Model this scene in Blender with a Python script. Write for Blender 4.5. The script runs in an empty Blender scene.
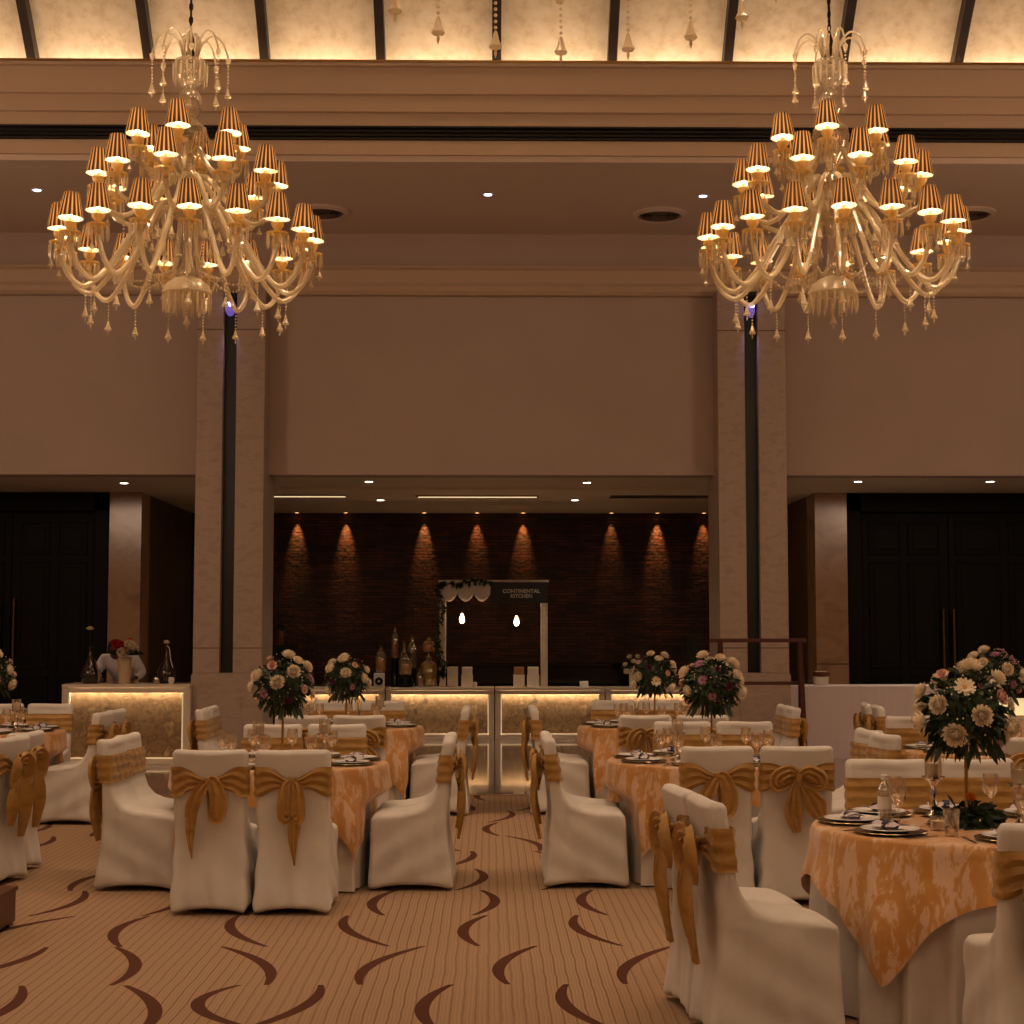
import bpy, bmesh, math, random
from mathutils import Vector, Matrix, Euler
PI = math.pi
rnd = random.Random(7)
SC = bpy.context.scene
COL = SC.collection

# ------------------------------------------------------------ camera
CAM_H, PITCH, YAW, FPX = 1.58, math.radians(4.26), math.radians(-0.76), 1650.0
cd = bpy.data.cameras.new('camera'); cam = bpy.data.objects.new('camera', cd); COL.objects.link(cam)
cam.location = (0, 0, CAM_H); cam.rotation_euler = (PI/2 + PITCH, 0, YAW)
cd.sensor_width = 36.0; cd.lens = 36.0*FPX/1024; cd.clip_end = 200; cd.clip_start = 0.05
SC.camera = cam
_CM = Euler((PI/2 + PITCH, 0, YAW)).to_matrix()
def ray(px, py): return _CM @ Vector(((px-512)/FPX, (512-py)/FPX, -1))
def at(px, py, Y):                 # photograph reading -> point at depth Y
    d = ray(px, py); return Vector((0, 0, CAM_H)) + d*(Y/d.y)
def atz(px, py, Z):                # photograph reading -> point at height Z
    d = ray(px, py); return Vector((0, 0, CAM_H)) + d*((Z-CAM_H)/d.z)
def zat(py, Y, px=490): return at(px, py, Y).z
def xat(px, Y, py=635): return at(px, py, Y).x

# ------------------------------------------------------------ scene settings
vs = SC.view_settings
SC.display_settings.display_device = 'sRGB'
vs.view_transform = 'Standard'; vs.look = 'None'; vs.gamma = 1; vs.exposure = 0.0
vs.use_curve_mapping = False
w = bpy.data.worlds.new('world'); SC.world = w; w.use_nodes = True
w.node_tree.nodes['Background'].inputs[0].default_value = (1, .62, .42, 1)
w.node_tree.nodes['Background'].inputs[1].default_value = 0.01
SC.cycles.max_bounces = 6; SC.cycles.diffuse_bounces = 3; SC.cycles.glossy_bounces = 3
SC.cycles.transmission_bounces = 4; SC.cycles.transparent_max_bounces = 12
SC.cycles.sample_clamp_indirect = 4.0; SC.cycles.use_light_tree = True
SC.cycles.caustics_reflective = False; SC.cycles.caustics_refractive = False

# ------------------------------------------------------------ materials
def lin(c):
    return tuple((v/12.92 if v <= .04045 else ((v+.055)/1.055)**2.4) for v in [x/255 for x in c]) + (1,)
MATS = {}
EYE = (30, 24, 22)
def mat(name, rgb, rough=.6, metal=0, spec=.5, trans=0, emit=None, es=0, sheen=0, alpha=1, coat=0, ior=None):
    if name in MATS: return MATS[name]
    m = bpy.data.materials.new(name); m.use_nodes = True
    b = m.node_tree.nodes['Principled BSDF']
    b.inputs['Base Color'].default_value = lin(rgb)
    b.inputs['Roughness'].default_value = rough; b.inputs['Metallic'].default_value = metal
    b.inputs['Specular IOR Level'].default_value = spec
    b.inputs['Transmission Weight'].default_value = trans
    b.inputs['Sheen Weight'].default_value = sheen
    b.inputs['Coat Weight'].default_value = coat
    b.inputs['Alpha'].default_value = alpha
    if ior: b.inputs['IOR'].default_value = ior
    if emit: b.inputs['Emission Color'].default_value = lin(emit); b.inputs['Emission Strength'].default_value = es
    MATS[name] = m
    return m
def N(m, t, **kw):
    n = m.node_tree.nodes.new(t)
    for k, v in kw.items():
        if k.startswith('i_'):
            key = k[2:]
            n.inputs[int(key) if key.isdigit() else key].default_value = v
        else: setattr(n, k, v)
    return n
def L(m, a, b): m.node_tree.links.new(a, b)
def bsdf(m): return m.node_tree.nodes['Principled BSDF']
def ramp(m, src, stops):
    r = N(m, 'ShaderNodeValToRGB')
    e = r.color_ramp.elements
    while len(e) < len(stops): e.new(.5)
    for i, (p, c) in enumerate(stops): e[i].position = p; e[i].color = lin(c)
    L(m, src, r.inputs[0]); return r
def noise_mat(name, stops, scale=(8, 8, 8), detail=4, rough=.6, bump=0, bscale=None, coord='Object', dist=.0, **kw):
    m = mat(name, stops[0][1], rough, **kw)
    tc = N(m, 'ShaderNodeTexCoord'); mp = N(m, 'ShaderNodeMapping'); mp.inputs['Scale'].default_value = scale
    L(m, tc.outputs[coord], mp.inputs[0])
    nz = N(m, 'ShaderNodeTexNoise', i_Scale=1.0, i_Detail=detail, i_Distortion=dist); L(m, mp.outputs[0], nz.inputs['Vector'])
    r = ramp(m, nz.outputs['Fac'], stops); L(m, r.outputs[0], bsdf(m).inputs['Base Color'])
    if bump:
        bp = N(m, 'ShaderNodeBump', i_Strength=bump, i_Distance=.01)
        if bscale:
            n2 = N(m, 'ShaderNodeTexNoise', i_Scale=bscale, i_Detail=3); L(m, tc.outputs[coord], n2.inputs['Vector']); L(m, n2.outputs['Fac'], bp.inputs['Height'])
        else: L(m, nz.outputs['Fac'], bp.inputs['Height'])
        L(m, bp.outputs[0], bsdf(m).inputs['Normal'])
    return m
def translucent(m, amount):
    """mix the material's surface with a translucent one of the same colour"""
    nt = m.node_tree; out = [n for n in nt.nodes if n.type == 'OUTPUT_MATERIAL'][0]
    tr = N(m, 'ShaderNodeBsdfTranslucent'); mx = N(m, 'ShaderNodeMixShader'); mx.inputs[0].default_value = amount
    bi = bsdf(m).inputs['Base Color']
    if bi.links: L(m, bi.links[0].from_socket, tr.inputs[0])
    else: tr.inputs[0].default_value = bi.default_value
    L(m, bsdf(m).outputs[0], mx.inputs[1]); L(m, tr.outputs[0], mx.inputs[2]); L(m, mx.outputs[0], out.inputs[0])
    return m

M_COVER = noise_mat('white_stretch_fabric', [(.3, (212, 206, 200)), (.7, (224, 218, 212))], (6, 6, 6), 3, .75, bump=.12, bscale=26, sheen=.2)
M_SASH = noise_mat('gold_organza', [(.25, (166, 122, 54)), (.55, (192, 148, 76)), (.8, (182, 134, 78))], (9, 9, 22), 4, .42, bump=.3, bscale=40, sheen=.3)
translucent(M_SASH, .18)
M_WHITECLOTH = noise_mat('white_table_linen', [(.3, (222, 212, 204)), (.7, (234, 226, 218))], (5, 5, 5), 3, .8, bump=.1, bscale=22)
M_WALL = noise_mat('warm_plaster', [(.3, (187, 165, 146)), (.7, (194, 172, 152))], (1.2, 1.2, 1.2), 5, .8)
M_WALLPANEL = noise_mat('warm_fabric_panel', [(.3, (192, 174, 162)), (.7, (198, 180, 168))], (1.5, 1.5, 1.5), 5, .85)
M_TRIM = mat('painted_moulding', (206, 182, 156), .6)
M_SOFFIT = mat('painted_ceiling', (226, 208, 190), .75)
M_ALCEIL = mat('alcove_ceiling_paint', (240, 224, 196), .7)
M_STONE = noise_mat('cream_marble', [(.25, (176, 156, 140)), (.5, (184, 164, 147)), (.62, (172, 152, 136)), (.8, (188, 168, 150))], (6, 6, 12), 8, .4, dist=.3)
M_PILASTER = noise_mat('polished_tan_marble', [(.25, (168, 134, 104)), (.5, (184, 150, 118)), (.75, (152, 120, 90))], (2.2, 2.2, 3), 8, .15, dist=.8)
M_PILSIDE = noise_mat('olive_wall_cover', [(.3, (84, 68, 42)), (.7, (98, 80, 50))], (2, 2, 1), 5, .45)
M_STRIP = mat('black_recess', (16, 13, 13), .3)
M_DARKWOOD = noise_mat('ebony_wood', [(.3, (6, 5, 4)), (.7, (10, 8, 7))], (6, 6, 1.2), 6, .5, spec=.15)
M_BRASS = mat('brushed_brass', (190, 150, 90), .3, 1)
M_GOLD = mat('gold_stand_metal', (176, 130, 70), .3, 1)
M_SILVER = mat('polished_silver', (215, 205, 195), .16, 1)
M_CHARGER = mat('champagne_charger_metal', (176, 150, 108), .25, 1)
M_CHINA = mat('white_china', (238, 234, 228), .15)
M_NAPKIN = mat('dusky_napkin_linen', (196, 184, 192), .8)
M_DARKNAP = mat('navy_napkin_band', (42, 36, 66), .6)
M_LEAF = noise_mat('dark_leaf', [(.3, (22, 38, 20)), (.6, (38, 60, 30)), (.8, (70, 82, 40))], (7, 7, 7), 3, .5)
M_LEAFDARK = noise_mat('deep_green_leaf', [(.3, (16, 30, 16)), (.7, (34, 54, 26))], (9, 9, 9), 3, .5)
M_BLOOM = noise_mat('ivory_petal', [(.3, (244, 226, 196)), (.7, (250, 238, 216))], (20, 20, 20), 2, .6); translucent(M_BLOOM, .2)
M_BLUSH = noise_mat('blush_petal', [(.3, (226, 176, 166)), (.7, (238, 198, 184))], (20, 20, 20), 2, .6)
M_PURPLE = mat('magenta_petal', (120, 34, 84), .6)
M_MAUVE = mat('mauve_petal', (168, 120, 140), .6)
M_EYE = mat('dark_eye', (46, 38, 34), .3)
M_RED = mat('red_petal', (190, 22, 26), .6)
M_ORANGE = mat('orange_petal', (238, 138, 30), .6)
M_CENTRE = mat('yellow_flower_centre', (196, 150, 50), .7)
M_WAX = mat('white_candle_wax', (245, 236, 222), .5)
M_BROWNWOOD = noise_mat('reddish_brown_wood', [(.3, (70, 34, 24)), (.7, (96, 50, 34))], (4, 4, 20), 5, .35)
M_SKIN = mat('brown_skin', (112, 70, 50), .55)
M_CHEF = mat('white_chef_cotton', (232, 230, 238), .8)
M_BLACKCLOTH = mat('black_cloth', (20, 18, 20), .8)
M_HAIR = mat('black_hair', (14, 11, 10), .5)
M_BLACK = mat('gloss_black', (12, 11, 12), .12)
M_WHITEBOX = mat('white_card', (226, 216, 204), .7)
M_SIGN = mat('black_signboard', (16, 18, 22), .5)
M_LETTER = mat('white_lettering', (205, 200, 192), .6)
M_POST = noise_mat('distressed_white_wood', [(.35, (206, 190, 166)), (.6, (222, 208, 186)), (.75, (150, 128, 100))], (12, 12, 5), 5, .7)
def glassy(name, rgb, mixdiff=.35, rough=.08, transp=.5):
    """cheap glass: a thin transparent shell with glossy and milky shares"""
    m = bpy.data.materials.new(name); m.use_nodes = True; nt = m.node_tree
    out = [n for n in nt.nodes if n.type == 'OUTPUT_MATERIAL'][0]; nt.nodes.remove(bsdf(m))
    tp = N(m, 'ShaderNodeBsdfTransparent'); tp.inputs[0].default_value = (1, .97, .92, 1)
    gl = N(m, 'ShaderNodeBsdfGlossy'); gl.inputs['Roughness'].default_value = rough; gl.inputs[0].default_value = (1, .95, .88, 1)
    df = N(m, 'ShaderNodeBsdfDiffuse'); df.inputs[0].default_value = lin(rgb)
    tl = N(m, 'ShaderNodeBsdfTranslucent'); tl.inputs[0].default_value = lin(rgb)
    md = N(m, 'ShaderNodeMixShader', i_0=.5); L(m, df.outputs[0], md.inputs[1]); L(m, tl.outputs[0], md.inputs[2])
    m1 = N(m, 'ShaderNodeMixShader'); m1.inputs[0].default_value = mixdiff; L(m, gl.outputs[0], m1.inputs[1]); L(m, md.outputs[0], m1.inputs[2])
    lw = N(m, 'ShaderNodeLayerWeight', i_Blend=.35)
    mm = N(m, 'ShaderNodeMapRange'); mm.inputs['To Min'].default_value = 1-transp; mm.inputs['To Max'].default_value = 1.0
    L(m, lw.outputs['Facing'], mm.inputs['Value'])
    m2 = N(m, 'ShaderNodeMixShader'); L(m, mm.outputs[0], m2.inputs[0]); L(m, tp.outputs[0], m2.inputs[1]); L(m, m1.outputs[0], m2.inputs[2])
    L(m, m2.outputs[0], out.inputs[0]); MATS[name] = m
    return m
M_GLASS = glassy('clear_glass', (235, 228, 215), .15, .04, .85)
M_CRYSTAL = glassy('chandelier_crystal', (255, 240, 208), .84, .12, .22)
M_URN = glassy('clear_cut_crystal', (246, 232, 206), .4, .08, .7)
M_CUP = glassy('chandelier_frosted_cup', (255, 228, 164), .93, .2, .04)

# ------------------------------------------------------------ mesh builder
class MB:
    def __init__(s): s.v = []; s.f = []; s.mi = []; s.cur = 0
    def add(s, vs, fs):
        o = len(s.v); s.v += [tuple(p) for p in vs]; s.f += [tuple(i+o for i in f) for f in fs]; s.mi += [s.cur]*len(fs); return s
    def box(s, x0, x1, y0, y1, z0, z1):
        v = [(x0,y0,z0),(x1,y0,z0),(x1,y1,z0),(x0,y1,z0),(x0,y0,z1),(x1,y0,z1),(x1,y1,z1),(x0,y1,z1)]
        return s.add(v, [(0,3,2,1),(4,5,6,7),(0,1,5,4),(1,2,6,5),(2,3,7,6),(3,0,4,7)])
    def lathe(s, prof, n=20, c=(0,0,0), cap=True, sx=1, wave=None):
        vs = []
        for (r, z) in prof:
            for i in range(n):
                a = 2*PI*i/n; rr = r*(1+(wave(a, z) if wave else 0))
                vs.append((c[0]+rr*math.cos(a)*sx, c[1]+rr*math.sin(a), c[2]+z))
        fs = []
        for j in range(len(prof)-1):
            for i in range(n):
                k = (i+1) % n; fs.append((j*n+i, j*n+k, (j+1)*n+k, (j+1)*n+i))
        if cap:
            fs.append(tuple(range(n-1, -1, -1))); m = (len(prof)-1)*n; fs.append(tuple(range(m, m+n)))
        return s.add(vs, fs)
    def tube(s, pts, rad, n=8, cap=True):
        pts = [Vector(p) for p in pts]; rad = rad if isinstance(rad, (list, tuple)) else [rad]*len(pts)
        vs = []; up = None
        for i, p in enumerate(pts):
            d = (pts[min(i+1, len(pts)-1)] - pts[max(i-1, 0)]).normalized()
            if up is None:
                up = Vector((0,0,1)) if abs(d.z) < .9 else Vector((1,0,0))
            a = d.cross(up); 
            if a.length < 1e-5: a = d.cross(Vector((0,1,0)))
            a.normalize(); b = a.cross(d).normalized(); up = b
            for k in range(n):
                t = 2*PI*k/n; vs.append(p + (a*math.cos(t) + b*math.sin(t))*rad[i])
        fs = []
        for j in range(len(pts)-1):
            for k in range(n): fs.append((j*n+k, j*n+(k+1)%n, (j+1)*n+(k+1)%n, (j+1)*n+k))
        if cap: fs.append(tuple(range(n-1,-1,-1))); m = (len(pts)-1)*n; fs.append(tuple(range(m, m+n)))
        return s.add(vs, fs)
    def grid(s, P, closed_u=False):
        nu, nv = len(P), len(P[0]); vs = [p for r in P for p in r]; fs = []
        for i in range(nu if closed_u else nu-1):
            for j in range(nv-1):
                k = (i+1) % nu; fs.append((i*nv+j, k*nv+j, k*nv+j+1, i*nv+j+1))
        return s.add(vs, fs)
    def prism(s, poly, x0, x1, axis='x'):
        n = len(poly); f = (lambda a, b, t: (t, a, b)) if axis == 'x' else (lambda a, b, t: (a, t, b)) if axis == 'y' else (lambda a, b, t: (a, b, t))
        vs = [f(a, b, x0) for a, b in poly] + [f(a, b, x1) for a, b in poly]
        return s.add(vs, [tuple(range(n)), tuple(range(2*n-1, n-1, -1))] + [(i, i+n, (i+1)%n+n, (i+1)%n) for i in range(n)])
    def sphere(s, c, r, n=10, m=7, sz=1):
        prof = [(r*math.sin(PI*j/m)+1e-5, -r*math.cos(PI*j/m)*sz) for j in range(m+1)]
        return s.lathe(prof, n, c, cap=False)
    def mesh(s, name, mats, smooth=True):
        me = bpy.data.meshes.new(name); me.from_pydata(s.v, [], s.f)
        for m in (mats if isinstance(mats, (list, tuple)) else [mats]): me.materials.append(m)
        me.polygons.foreach_set('material_index', s.mi)
        me.update()
        bm = bmesh.new(); bm.from_mesh(me); bmesh.ops.recalc_face_normals(bm, faces=bm.faces)
        if smooth:
            for f in bm.faces: f.smooth = True
            for e in bm.edges:
                if len(e.link_faces) == 2 and e.calc_face_angle(0) > .7: e.smooth = False
        bm.to_mesh(me); bm.free()
        return me
    def obj(s, name, mats, parent=None, smooth=True, loc=None, bevel=0, rot=None):
        o = bpy.data.objects.new(name, s.mesh(name, mats, smooth)); COL.objects.link(o); o.parent = parent
        if loc: o.location = loc
        if rot: o.rotation_euler = rot
        if bevel:
            b = o.modifiers.new('bevel', 'BEVEL'); b.width = bevel; b.segments = 2; b.limit_method = 'ANGLE'
        return o
def place(name, me, parent=None, loc=None, rot=None):
    o = bpy.data.objects.new(name, me); COL.objects.link(o); o.parent = parent
    if loc is not None: o.location = loc
    if rot is not None: o.rotation_euler = rot
    return o
def tag(o, label=None, cat=None, group=None, kind=None):
    if label: o['label'] = label
    if cat: o['category'] = cat
    if group: o['group'] = group
    if kind: o['kind'] = kind
    return o
def thing(name, label, cat, loc=(0,0,0), rz=0, group=None):
    o = bpy.data.objects.new(name, None); COL.objects.link(o); o.empty_display_size = .1
    o.location = loc; o.rotation_euler = (0, 0, rz); return tag(o, label, cat, group)
def struct(o): o['kind'] = 'structure'; return o
def copy_tree(o, parent=None):
    c = o.copy(); COL.objects.link(c); c.parent = parent
    for ch in CH.get(o.name, []): copy_tree(ch, c)
    return c
CH = {}
def index_children():
    CH.clear()
    for o in COL.objects:
        if o.parent: CH.setdefault(o.parent.name, []).append(o)
def cr(pts, n=6):
    """catmull-rom through points"""
    P = [Vector(p) for p in pts]; P = [P[0]*2-P[1]] + P + [P[-1]*2-P[-2]]; out = []
    for i in range(1, len(P)-2):
        for k in range(n):
            t = k/n; a, b, c, d = P[i-1], P[i], P[i+1], P[i+2]
            out.append(.5*((2*b)+(c-a)*t+(2*a-5*b+4*c-d)*t*t+(3*b-a-3*c+d)*t**3))
    out.append(P[-2]); return out
def point(name, loc, power, color, radius=.05, parent=None):
    l = bpy.data.lights.new(name, 'POINT'); l.energy = power; l.color = color; l.shadow_soft_size = radius
    o = bpy.data.objects.new(name, l); COL.objects.link(o); o.location = loc; o.parent = parent; return o
def area(name, loc, rot, sx, sy, power, color):
    l = bpy.data.lights.new(name, 'AREA'); l.shape = 'RECTANGLE'; l.size = sx; l.size_y = sy; l.energy = power; l.color = color
    o = bpy.data.objects.new(name, l); COL.objects.link(o); o.location = loc; o.rotation_euler = rot; return o
def spot(name, loc, rot, power, color, angle, blend=.6, radius=.02):
    l = bpy.data.lights.new(name, 'SPOT'); l.energy = power; l.color = color; l.spot_size = angle; l.spot_blend = blend; l.shadow_soft_size = radius
    o = bpy.data.objects.new(name, l); COL.objects.link(o); o.location = loc; o.rotation_euler = rot; return o
COVE_W, HALL_W, DOWN_W = 320, 72, 40
# ============================================================ the room
def carpet_material():
    m = mat('patterned_carpet', (160, 124, 84), .95, spec=.1)
    tc = N(m, 'ShaderNodeTexCoord'); sp = N(m, 'ShaderNodeSeparateXYZ'); L(m, tc.outputs['Object'], sp.inputs[0])
    def op(o, a, b=None, c=None):
        n = N(m, 'ShaderNodeMath'); n.operation = o
        for i, q in enumerate((a, b, c)):
            if q is None: continue
            if isinstance(q, (int, float)): n.inputs[i].default_value = q
            else: L(m, q, n.inputs[i])
        return n.outputs[0]
    X, Y = sp.outputs[0], sp.outputs[1]
    v = op('DIVIDE', op('SUBTRACT', Y, 7.62-.925*12), .925); j = op('FLOOR', v); t = op('FRACT', v)
    arch = op('MULTIPLY', op('MULTIPLY', t, op('SUBTRACT', 1, t)), 4)
    def layer(seed, wd, density):
        cmb = N(m, 'ShaderNodeCombineXYZ'); L(m, j, cmb.inputs[0]); cmb.inputs[1].default_value = seed
        wn = N(m, 'ShaderNodeTexWhiteNoise'); L(m, cmb.outputs[0], wn.inputs['Vector'])
        u = op('ADD', op('DIVIDE', X, wd), op('MULTIPLY', wn.outputs[0], 3)); i = op('FLOOR', u); s = op('FRACT', u)
        c2 = N(m, 'ShaderNodeCombineXYZ'); L(m, j, c2.inputs[0]); L(m, i, c2.inputs[1]); c2.inputs[2].default_value = seed
        w2 = N(m, 'ShaderNodeTexWhiteNoise'); L(m, c2.outputs[0], w2.inputs['Vector'])
        s3 = N(m, 'ShaderNodeSeparateColor'); L(m, w2.outputs['Color'], s3.inputs[0])
        bend = op('MULTIPLY', op('SUBTRACT', op('MULTIPLY', op('GREATER_THAN', s3.outputs[0], .5), 2), 1), .17)
        slope = op('MULTIPLY', op('SUBTRACT', s3.outputs[1], .5), 1.15)
        c = op('ADD', op('ADD', .5, op('MULTIPLY', bend, op('SUBTRACT', arch, .5))), op('MULTIPLY', slope, op('SUBTRACT', t, .5)))
        thick = op('ADD', .012, op('MULTIPLY', arch, .019))
        d = op('ABSOLUTE', op('MULTIPLY', op('SUBTRACT', s, c), wd))
        steep = op('SQRT', op('ADD', 1, op('POWER', op('MULTIPLY', op('ADD', slope, op('MULTIPLY', bend, op('SUBTRACT', 4, op('MULTIPLY', t, 8)))), wd/.925), 2)))
        on = op('LESS_THAN', d, op('MULTIPLY', thick, steep))
        return op('MULTIPLY', on, op('LESS_THAN', s3.outputs[2], density))
    arcs = op('MAXIMUM', layer(1.7, .62, .97), layer(5.3, 1.5, .12))
    nz = N(m, 'ShaderNodeTexNoise', i_Scale=3.0, i_Detail=2.0); L(m, tc.outputs['Object'], nz.inputs['Vector'])
    xs = op('ADD', X, op('MULTIPLY', nz.outputs['Fac'], .02))
    st = op('FRACT', op('DIVIDE', xs, .052)); stripe = op('LESS_THAN', st, .16)
    st2 = op('FRACT', op('DIVIDE', xs, .017)); fine = op('MULTIPLY', st2, .35)
    n2 = N(m, 'ShaderNodeTexNoise', i_Scale=180.0, i_Detail=2.0); L(m, tc.outputs['Object'], n2.inputs['Vector'])
    f = op('ADD', op('MULTIPLY', stripe, .42), op('ADD', fine, op('MULTIPLY', n2.outputs['Fac'], .3)))
    base = ramp(m, f, [(0.0, (172, 144, 118)), (.45, (156, 128, 102)), (1.0, (120, 92, 70))])
    mx = N(m, 'ShaderNodeMix', data_type='RGBA'); L(m, arcs, mx.inputs[0]); L(m, base.outputs[0], mx.inputs[6]); mx.inputs[7].default_value = lin((88, 54, 42))
    L(m, mx.outputs[2], bsdf(m).inputs['Base Color'])
    bp = N(m, 'ShaderNodeBump', i_Strength=.25, i_Distance=.004); L(m, n2.outputs['Fac'], bp.inputs['Height']); L(m, bp.outputs[0], bsdf(m).inputs['Normal'])
    return m
YW, YC, YP, YD, YB = 20.9, 20.5, 21.5, 23.6, 27.5      # facade wall, column front, column back, alcove doors, brick wall
XL, XR, YR = -11.0, 11.5, -6.0
Y_EDGE = 16.5
ZO = zat(475, YW)                                       # underside of the facade wall
struct(MB().box(XL, XR, YR, Y_EDGE, -.2, 0).obj('floor', carpet_material(), smooth=False))
mflo = noise_mat('polished_grey_marble', [(.3, (120, 104, 100)), (.55, (142, 124, 118)), (.75, (104, 90, 88))], (.9, .9, .9), 7, .07, dist=1.2, coat=.3, spec=.9)
struct(MB().box(XL, XR, Y_EDGE, YB+.4, -.2, 0).obj('floor_marble', mflo, smooth=False))
struct(MB().box(XL, XR, Y_EDGE-.03, Y_EDGE+.03, 0, .006).obj('trim_1', M_BRASS, smooth=False))

# facade wall over the openings, with panel, frieze, ledge, soffit, fascia
zt = zat(265, YW); z_s = 6.72
struct(MB().box(XL, XR, YW, YW+.35, ZO, z_s+.3).obj('wall_back', M_WALLPANEL, smooth=False))
zl0, zl1 = zat(293, YW-.25), zat(266, YW-.25)
prof = [(YW+.02, zl0), (YW-.12, zl0), (YW-.16, zl0+.04), (YW-.16, zl0+.1), (YW-.2, zl0+.14), (YW-.2, zl1-.05), (YW-.26, zl1-.02), (YW-.26, zl1), (YW+.02, zl1)]
struct(MB().prism(prof, XL, XR).obj('trim_2', M_TRIM, smooth=False))
YF = 17.6
struct(MB().box(XL, XR, YF+.05, YW+.3, z_s, z_s+.15).obj('ceiling', M_SOFFIT, smooth=False))
def zf(py, Y=YF): return zat(py, Y)
# stepped fascia: (photograph row, depth) pairs from the soffit edge up to the vault ledge
steps = [(155, YF), (141, YF), (140, YF+.06), (128, YF+.06), (127, YF-.02), (114, YF-.03), (112, YF-.10), (110, YF-.10), (96, YF-.10), (94, YF-.16), (92, YF-.16), (68, YF-.18), (66, YF-.26), (62.5, YF-.26)]
prof = [(YF+.3, zf(155))] + [(y, zf(p, y)) for p, y in steps]
ztop = prof[-1][1]
prof += [(YF+.12, ztop), (YF+.12, ztop-.28), (YF+.9, ztop-.28), (YF+.9, zf(155))]
struct(MB().prism(prof, XL, XR).obj('trim_3', M_TRIM, smooth=False))
m = MB(); za, zb = zf(140, YF), zf(127.5, YF)
m.box(XL, XR, YF-.03, YF+.05, za-.005, za+.012); m.box(XL, XR, YF-.03, YF+.05, zb-.012, zb+.005)
for k in (1, 2): m.box(XL, XR, YF-.01, YF+.05, za+(zb-za)*k/3-.006, za+(zb-za)*k/3+.006)
tag(m.obj('slot_diffuser', mat('dark_grille', (34, 27, 24), .5), smooth=False), 'long black slot diffuser running along the stepped beige cornice', 'air vent')
struct(MB().box(XL, XR, YF+.03, YF+.06, za, zb).obj('trim_4', M_STRIP, smooth=False))
struct(MB().box(XL, XR, YF-.27, YF-.2, ztop-.004, ztop+.022).obj('trim_5', M_BRASS, smooth=False))
# luminous vault: glowing fabric panels on dark ribs
VY0, VZ0 = YF+.95, ztop-.3
half = 11.9; a0 = math.radians(50); VR = half/math.sin(a0); VCY = VY0-half; VCZ = VZ0 - VR*math.cos(a0)
def vault(t, off=0): a = a0*(1-2*t); return (VCY + (VR+off)*math.sin(a), VCZ + (VR+off)*math.cos(a))
mv = mat('backlit_vault_fabric', (250, 236, 205), .9)
tc = N(mv, 'ShaderNodeTexCoord'); nz = N(mv, 'ShaderNodeTexNoise', i_Scale=7.0, i_Detail=6.0, i_Roughness=.65); L(mv, tc.outputs['Object'], nz.inputs['Vector'])
r = ramp(mv, nz.outputs['Fac'], [(.3, (222, 204, 170)), (.5, (244, 230, 202)), (.7, (252, 242, 220))]); L(mv, r.outputs[0], bsdf(mv).inputs['Base Color'])
NV = 40
P = [[(x, vault(i/NV)[0], vault(i/NV)[1]) for x in (XL, XR)] for i in range(NV+1)]
struct(MB().grid(P).obj('ceiling_vault', mv))
mr = mat('dark_rib_wood', (40, 24, 18), .5)
for k in range(-8, 9):
    xr = xat(496, VY0) + k*1.286
    top = [vault(i/NV, 0.03) for i in range(NV+1)]; bot = [vault(i/NV, -.16) for i in range(NV+1)]
    mm = MB(); n = NV+1
    vs_ = [(xr-.05, y, z) for y, z in top]+[(xr-.05, y, z) for y, z in bot]+[(xr+.05, y, z) for y, z in top]+[(xr+.05, y, z) for y, z in bot]
    fs_ = []
    for i in range(NV):
        fs_ += [(i, i+1, n+i+1, n+i), (2*n+i, 3*n+i, 3*n+i+1, 2*n+i+1), (n+i, n+i+1, 3*n+i+1, 3*n+i)]
    struct(mm.add(vs_, fs_).obj('ceiling_beam', mr, smooth=False))
# outer shell of the hall
struct(MB().box(XL-.2, XL, YR, YB+.4, -.2, 14.5).obj('wall_left', M_WALL, smooth=False))
struct(MB().box(XR, XR+.2, YR, YB+.4, -.2, 14.5).obj('wall_right', M_WALL, smooth=False))
struct(MB().box(XL, XR, YR-.2, YR, -.2, 14.5).obj('wall_front', M_WALL, smooth=False))
# columns (two stone leaves with a black recess between them) and plinths
zc = zl0 + .02
def column(x0, x1, s0, s1, name):
    zp = zat(673, YC); zq = zat(648, YC)
    mm = MB()
    mm.box(x0, s0, YC, YP, zp, zc).box(s1, x1, YC, YP, zp, zc)
    c = struct(mm.obj(name, M_STONE, smooth=False, bevel=.008))
    struct(MB().box(s0, s1, YC+.12, YP-.02, zp, zc).obj('recess', M_STRIP, parent=c, smooth=False))
    p = MB(); p.box(x0-.015, x1+.015, YC-.02, YP, 0, zp-.02); p.box(x0-.005, x1+.005, YC-.0, YP, zp-.02, zp)
    struct(p.obj('plinth', M_STONE, parent=c, smooth=False, bevel=.006))
    j = MB()
    for z in (zq, zat(330, YC)): j.box(x0-.002, s0, YC-.003, YC+.02, z-.006, z+.006).box(s1, x1+.002, YC-.003, YC+.02, z-.006, z+.006)
    struct(j.obj('joint', mat('stone_joint', (110, 86, 70), .8), parent=c, smooth=False))
    i = MB(); cx = (s0+s1)/2; i.box(cx-.2, cx+.2, YC-.03, YC, .15, zat(694, YC)); i.box(cx-.185, cx+.185, YC-.032, YC-.02, .165, zat(694, YC)-.015)
    struct(i.obj('inlay', M_STONE, parent=c, smooth=False, bevel=.01))
    return c
CLX0, CLX1 = xat(193, YC), xat(262, YC); CRX0, CRX1 = xat(720, YC), xat(789, YC)
column(CLX0, CLX1, xat(219.5, YC), xat(233, YC), 'column')
column(CRX0, CRX1, xat(747.5, YC), xat(761, YC), 'column')
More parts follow.
